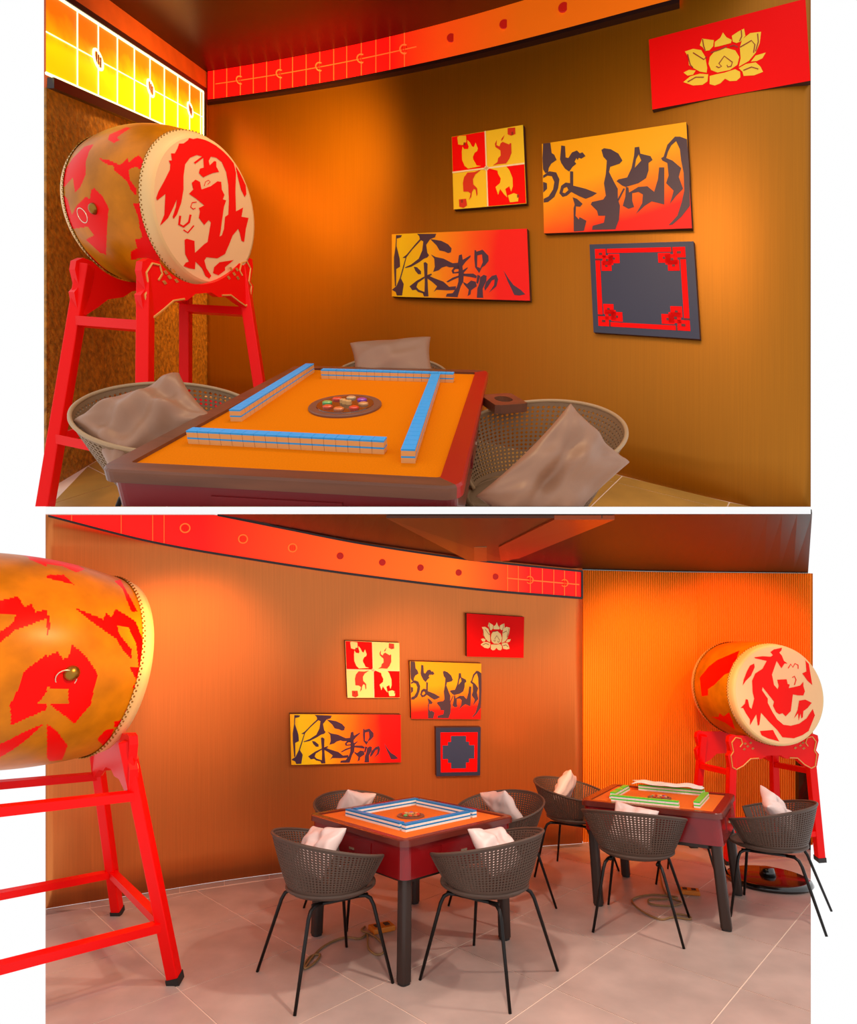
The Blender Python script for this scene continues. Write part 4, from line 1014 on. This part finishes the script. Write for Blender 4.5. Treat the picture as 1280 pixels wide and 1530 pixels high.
def pillow_in(root, label, me, off=(0, -.10, .60), tilt=62, roll=0, yaw=0, scale=1.0):
    T = root.matrix_world.copy() @ Matrix.Translation(off) @ Matrix.Rotation(math.radians(yaw), 4, 'Z') @ Matrix.Rotation(math.radians(tilt), 4, 'X') @ Matrix.Rotation(math.radians(roll), 4, 'Z') @ Matrix.Scale(scale, 4)
    return pillow(label, me, T)

# ---- mahjong tiles
TW, TD, TH = 0.0294, 0.040, 0.0205
def tile_mesh(mb, mk, name, k=0.26):
    a = MB().box((0, 0, TH*(1-k)/2), (TW*.97, TD*.985, TH*(1-k))); bme = mesh('tile_body', a.v, a.f, mb)
    c = MB().box((0, 0, TH*(1-k/2)), (TW*.97, TD*.985, TH*k)); return bme, mesh('tile_back', c.v, c.f, mk)
def tile_row(T, p0, p1, meshes, labels, group, n=None, h=0.0, scale=1.0):
    p0, p1 = V(p0), V(p1); d = p1-p0; Ln = d.length; d.normalize(); a = math.atan2(d.y, d.x); n = n or max(1, round(Ln/(TW*scale)))
    st = Ln/n
    for i in range(n):
        for lv in (0, 1):
            p = p0+d*(st*(i+.5))
            o = link('mahjong_tile', meshes[0]); o.matrix_world = T @ Matrix.Translation((p.x, p.y, h+lv*TH*scale)) @ Matrix.Rotation(a, 4, 'Z') @ Matrix.Diagonal((st/TW, scale, scale, 1))
            tag(o, labels[lv], 'mahjong tile', group+(' lower layer', ' upper layer')[lv]); link('tile_back', meshes[1], o)

# ================================================================ UPPER ROOM FURNITURE
HT1 = 0.74
cs = [plane_hit(1, x, y, HT1) for x, y in ((164, 703), (719, 729), (716, 553), (428, 545))]
ctr = sum(cs, V((0, 0, 0)))/4
dx = ((cs[1]-cs[0])+(cs[2]-cs[3])).normalized(); wx = ((cs[1]-cs[0]).length+(cs[2]-cs[3]).length)/2
dy = V((-dx.y, dx.x, 0)); wy = (abs((cs[3]-cs[0]).dot(dy))+abs((cs[2]-cs[1]).dot(dy)))/2
T1 = FR[1] @ Matrix.Translation((ctr.x, ctr.y, 0)) @ Matrix.Rotation(math.atan2(dx.y, dx.x), 4, 'Z')
T1L = T1.inverted()
def on_t1(px, py, u=HT1-0.010):
    q = plane_hit(1, px, py, u); return (Matrix.Rotation(-math.atan2(dx.y, dx.x), 4, 'Z') @ (q-V((ctr.x, ctr.y, 0))))
cc = on_t1(516, 607.5); el = on_t1(463, 612); er = on_t1(569, 604); rx_ = (er-el).length/2; ry_ = abs(on_t1(520, 588).y-on_t1(512, 627).y)/2
print('TABLE1', wx, wy, 'console', rx_, ry_)
tb1 = table('mahjong table with orange felt and brown rim in the upper room', T1, wx, wy, HT1, M['felt1'], (cc.x, cc.y), rx_, 0.062, max(0.8, min(1.25, ry_/rx_)), True, [M['wood'], M['wood'], M['wood'], M['rim_reflect']])
cut_below_slab(tb1)
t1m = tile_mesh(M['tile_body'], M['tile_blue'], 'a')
hs = HT1-0.010
def lab1(where): return tuple('sky-blue mahjong tile in the %s layer of the %s row, upper table' % (l, where) for l in ('lower', 'upper'))
def base_row(pa, pb, off):                 # two pixels on the near lower edge of a row -> centre line
    a, b_ = on_t1(*pa), on_t1(*pb); d = (b_-a).normalized(); nrm = V((-d.y, d.x, 0)); return (a+nrm*off), (b_+nrm*off)
a, b_ = base_row((281, 663), (574, 679), 0.020); tile_row(T1, a, b_, t1m, lab1('front'), 'upper table front row', 17, hs)
a, b_ = base_row((480, 566), (677, 572), 0.020); tile_row(T1, a, b_, t1m, lab1('far'), 'upper table far row', 17, hs)
a, b_ = base_row((599, 692), (644, 572), -0.020); tile_row(T1, a, b_, t1m, lab1('right'), 'upper table right row', 25, hs)
a, b_ = base_row((361, 630), (470, 556), 0.020); tile_row(T1, a, b_, t1m, lab1('left'), 'upper table left row', 22, hs)
def rim_at(px, py): q = plane_hit(1, px, py, 0.70); return V((q.x, q.y, 0))
c_l = chair('taupe perforated tub chair at the left of the upper table', CH1, 1, 0, 0, (0.88, -0.48), p=rim_at(258, 620), scale=1.04)
c_r = chair('taupe perforated tub chair at the right of the upper table', CH1, 1, 0, 0, (-0.78, -0.62), p=rim_at(800, 634), scale=0.98)
c_f = chair('taupe perforated tub chair beyond the far end of the upper table', CH1, 1, 0, 0, (0, -1), p=rim_at(583, 550), scale=0.96)
bpy.context.view_layer.update()
for q in (c_l, c_r, c_f, st1): cut_below_slab(q)
def pillow_quad(label, me, tl, tr, bl, m_size=0.42, thick=0.16):
    """pillow whose corners are at three points of space"""
    tl, tr, bl = V(tl), V(tr), V(bl); ex = (tr-tl); ey = (tl-bl); c = tl+ex/2-ey/2; n = ex.cross(ey).normalized()
    if n.dot(c) > 0: n = -n
    sx, sy = ex.length/m_size, ey.length/m_size; X = ex.normalized(); Y_ = ey.normalized()
    Mx = Matrix.Identity(4)
    Mx.col[0][:3] = X*sx; Mx.col[1][:3] = Y_*sy; Mx.col[2][:3] = n*((sx+sy)/2); Mx.col[3][:3] = c
    return pillow(label, me, Mx)
pl_l = pillow_quad('taupe satin pillow in the left chair of the upper room', pillow_mesh(1, M['pillow1'], tq=0.20, crease=1.9), pt(108, 629, 1.98), pt(270, 553, 2.16), pt(165, 722, 1.88))
pl_r = pillow_quad('taupe satin pillow standing on its corner in the right upper chair', pillow_mesh(2, M['pillow1'], tq=0.20, crease=1.9), pt(834, 584, 1.74), pt(902, 682, 1.66), pt(752, 750, 1.58))
pl_f = pillow_quad('taupe satin pillow in the far chair of the upper room', pillow_mesh(3, M['pillow1'], crease=.5), pt(519, 511, 2.95), pt(644, 503, 2.95), pt(526, 580, 2.85))
bpy.context.view_layer.update()
for q in (pl_l, pl_r): cut_below_slab(q)
# cup tray with an oval opening behind the right chair
p0 = plane_hit(1, 752, 596, 0.72)
tr_ = thing('cup_tray', 'brown swing-out cup tray with oval opening beside the right upper chair', 'tray', FR[1] @ Matrix.Translation((p0.x, p0.y, 0.685)) @ Matrix.Rotation(0.25, 4, 'Z'))
def ov(rx, ry, z, n=28, px_=0.0): return [V((px_+rx*math.cos(2*math.pi*k/n), ry*math.sin(2*math.pi*k/n), z)) for k in range(n)]
def sq(w_, d_, z, n=28):
    out = []
    for k in range(n):
        a = 2*math.pi*k/n; c, s = math.cos(a), math.sin(a); q = max(abs(c)/w_, abs(s)/d_); out.append(V((c/q, s/q, z)))
    return out
Ls = [ov(.035, .05, .0), ov(.035, .05, .035), sq(.068, .095, .035), sq(.068, .095, .0)]
v = [p for l in Ls for p in l]; n_ = 28
MB().add(v, [(i*n_+k, i*n_+(k+1) % n_, (i+1)*n_+(k+1) % n_, (i+1)*n_+k) for i in range(3) for k in range(n_)]+[(3*n_+k, 3*n_+(k+1) % n_, (k+1) % n_, k) for k in range(n_)]).build('tray_body', M['wood'], tr_)
MB().add(ov(.035, .05, .004), [tuple(range(28))]).build('tray_bottom', M['tile_white'], tr_)

# ================================================================ LOWER ROOM FURNITURE
HT2 = 0.69
def table_T(room, X, Y, ang): p = on_floor(room, X, Y); return FR[room] @ Matrix.Translation(p) @ Matrix.Rotation(ang, 4, 'Z')
q = [plane_hit(2, *c, HT2) for c in ((595, 1258), (775, 1218), (615, 1190), (468, 1215))]
ctr2 = (q[0]+q[1]+q[2]+q[3])/4; e = ((q[1]-q[0])+(q[2]-q[3])).normalized()
wA = ((q[1]-q[0]).length+(q[2]-q[3]).length)/2; wB = ((q[3]-q[0]).length+(q[2]-q[1]).length)/2
print('TABLE2', wA, wB, ctr2, e)
TA = FR[2] @ Matrix.Translation((ctr2.x, ctr2.y, 0)) @ Matrix.Rotation(math.atan2(e.y, e.x), 4, 'Z')
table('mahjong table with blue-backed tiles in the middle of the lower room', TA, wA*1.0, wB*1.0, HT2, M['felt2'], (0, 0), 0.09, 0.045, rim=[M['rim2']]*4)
t2m = tile_mesh(M['tile_white'], M['tile_blue2'], 'b', 0.42)
def lab2(where): return tuple('blue-backed mahjong tile in the %s layer of the %s row, lower middle table' % (l, where) for l in ('lower', 'upper'))
r_ = 0.285
h2 = HT2-0.010
tile_row(TA, (-r_-.02, -r_, 0), (r_-.04, -r_, 0), t2m, lab2('near right'), 'middle table near right row', 17, h2)
tile_row(TA, (r_, -r_-.02, 0), (r_, r_-.04, 0), t2m, lab2('far right'), 'middle table far right row', 17, h2)
tile_row(TA, (-r_+.04, r_, 0), (r_+.02, r_, 0), t2m, lab2('far left'), 'middle table far left row', 17, h2)
tile_row(TA, (-r_, -r_+.04, 0), (-r_, r_+.02, 0), t2m, lab2('near left'), 'middle table near left row', 17, h2)
def plan(p): return FR[2] @ p
TBp = (1.766, 4.16)
TB = table_T(2, *TBp, math.atan2(-0.536, 0.845))
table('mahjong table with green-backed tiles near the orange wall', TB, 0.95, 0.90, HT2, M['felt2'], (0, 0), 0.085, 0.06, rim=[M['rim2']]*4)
gm = MB()
for (x0, y0, x1, y1) in ((-.28, -.30, .20, -.30), (-.30, -.22, -.30, .26), (.30, -.26, .30, .22), (-.22, .30, .28, .30)):
    d = V((x1-x0, y1-y0)); n_ = round(d.length/TW); d.normalize()
    a = math.atan2(d.y, d.x); Rz = Matrix.Rotation(a, 3, 'Z')
    for i in range(n_):
        for lv in (0, 1):
            if lv and (i*7+int(x0*100)) % 5 == 0 and abs(y0) < .25: continue
            c = V((x0+d.x*TW*(i+.5), y0+d.y*TW*(i+.5), h2+lv*TH))
            gm.box(c+V((0, 0, TH*.3)), (TW*.97, TD, TH*.6), 0, Rz); gm.box(c+V((0, 0, TH*.8)), (TW*.97, TD, TH*.4), 1, Rz)
o = gm.build('green_mahjong_tiles', [M['tile_white'], M['tile_green']]); o.matrix_world = TB; tag(o, 'rows of green-backed mahjong tiles on the table near the orange wall', 'mahjong tiles'); o['kind'] = 'stuff'
# folded white cloth lying on the far side of that table
b = MB().grid(lambda u, v: V((-.26+.52*u+0.02*math.sin(6*v), .24+.16*v+0.015*math.sin(9*u), HT2+.036+0.012*abs(math.sin(7*u+3*v))+(0.006*math.sin(17*u)))), 30, 10)
o = b.build('folded_cloth', M['paper'], smooth=True); o.matrix_world = TB; solid(o, 0.008, 1); tag(o, 'folded white cloth lying on the far green tile row', 'cloth')
PMs = [pillow_mesh(10+i, M['pillow2'], 0.29, 0.29, 0.12) for i in range(3)]
lowers = [
 ('brown-grey perforated tub chair at the near left of the middle table', -0.56, 3.04, (0.82, 0.57), 'pale satin pillow in the near left chair of the middle table', dict(off=(-.05, -.05, 0.575), tilt=48, roll=8, yaw=10)),
 ('brown-grey perforated tub chair at the near right of the middle table', 0.33, 3.06, (-0.80, 0.60), 'pale satin pillow in the near right chair of the middle table', dict(off=(.05, -.04, 0.570), tilt=44, roll=-8, yaw=-8)),
 ('brown-grey perforated tub chair at the far left of the middle table', -0.50, 3.98, (0.66, -0.75), 'pale satin pillow in the far left chair of the middle table', dict(off=(0, -.09, 0.600), tilt=62, roll=14)),
 ('brown-grey perforated tub chair at the far right of the middle table', 0.52, 4.02, (-0.76, -0.65), 'pale satin pillow in the far right chair of the middle table', dict(off=(.03, -.07, 0.600), tilt=55, roll=-12)),
 ('brown-grey perforated tub chair at the left end of the green tile table', 1.24, 4.74, (0.845, -0.536), 'pale satin pillow in the chair at the left end of the green tile table', dict(off=(0, -.06, 0.630), tilt=60, roll=20)),
 ('brown-grey perforated tub chair at the near side of the green tile table', 1.40, 3.72, (0.45, 0.89), 'pale satin pillow in the chair at the near side of the green tile table', dict(off=(0, -.04, 0.570), tilt=50, roll=-10)),
 ('brown-grey perforated tub chair at the right end of the green tile table', 2.42, 3.90, (-0.80, 0.60), 'pale satin pillow in the chair at the right end of the green tile table', dict(off=(-.04, -.08, 0.620), tilt=58, roll=24)),
 ('tub chair mostly hidden behind the green tile table', 2.12, 4.56, (-0.536, -0.845), None, None),
]
for i, (lab, X, Y, fc, plab, kw) in enumerate(lowers):
    r = chair(lab, CH2, 2, X, Y, fc, 'tub chairs of the lower room', scale=0.92 if plab is None else 1.04); bpy.context.view_layer.update()
    if plab: pillow_in(r, plab, PMs[i % 3], **kw)
# cables and power boxes on the floor
def cable(label, pts, r=0.006):
    P = []
    ctrl = [pl(*p) for p in pts]; c3 = [V((q.x, q.y, floor_z(2, q.y)+r+0.001)) for q in ctrl]
    for i in range(len(c3)-1):
        p0, p1, p2, p3 = c3[max(i-1, 0)], c3[i], c3[i+1], c3[min(i+2, len(c3)-1)]
        for k in range(6):
            t = k/6; P.append(0.5*((2*p1)+(-p0+p2)*t+(2*p0-5*p1+4*p2-p3)*t*t+(-p0+3*p1-3*p2+p3)*t**3))
    P.append(c3[-1]); base = P[0]
    o = MB().tube(P, r, 6).build('power_cable', M['cable'], smooth=True, origin=base); o.location = base; return tag(o, label, 'cable')
cable('tan cable looped on the floor under the middle table', [(450, 1452), (462, 1432), (478, 1428), (470, 1440), (455, 1448), (480, 1418), (512, 1403), (537, 1404), (548, 1398), (550, 1418), (562, 1428), (573, 1424), (570, 1410), (555, 1398), (540, 1392), (545, 1386)])
cable('tan cable looped on the floor under the green tile table', [(985, 1300), (990, 1325), (1000, 1342), (1018, 1350), (1000, 1355), (972, 1352), (970, 1345), (990, 1345), (1012, 1342), (975, 1338), (945, 1345), (955, 1360), (985, 1375), (1005, 1372), (1030, 1375), (1028, 1370), (1005, 1366)])
def fbox(label, px, py, d, rz, m):
    q = pl(px, py); p = on_floor(2, q.x, q.y); root = thing('power_box', label, 'power box', FR[2] @ Matrix.Translation(p) @ Matrix.Rotation(rz, 4, 'Z'))
    bevel(MB().box((0, 0, d[2]/2), d).build('case', m, root), 0.006)
    for s in (-1, 1): MB().box((s*d[0]*.22, 0, d[2]+.002), (d[0]*.22, d[1]*.4, .004)).build('socket', M['darkrubber'], root)
    return root
fbox('orange power box on the floor under the middle table', 570, 1390, (.15, .10, .03), 0.5, M['orange_box'])
fbox('orange power box on the floor under the green tile table', 1030, 1335, (.14, .09, .03), -0.3, M['orange_box'])
q = pl(1148, 1317); p = on_floor(2, q.x, q.y)
root = thing('round_floor_base', 'round black disc base on the floor behind the right chair', 'base', FR[2] @ Matrix.Translation(p))
MB().lathe([(.30, 0), (.31, .012), (.30, .035), (.27, .045)], 48).build('disc', M['black'], root, True)
MB().lathe([(.06, .045), (.055, .07), (.05, .10)], 24).build('hub', M['black'], root, True)
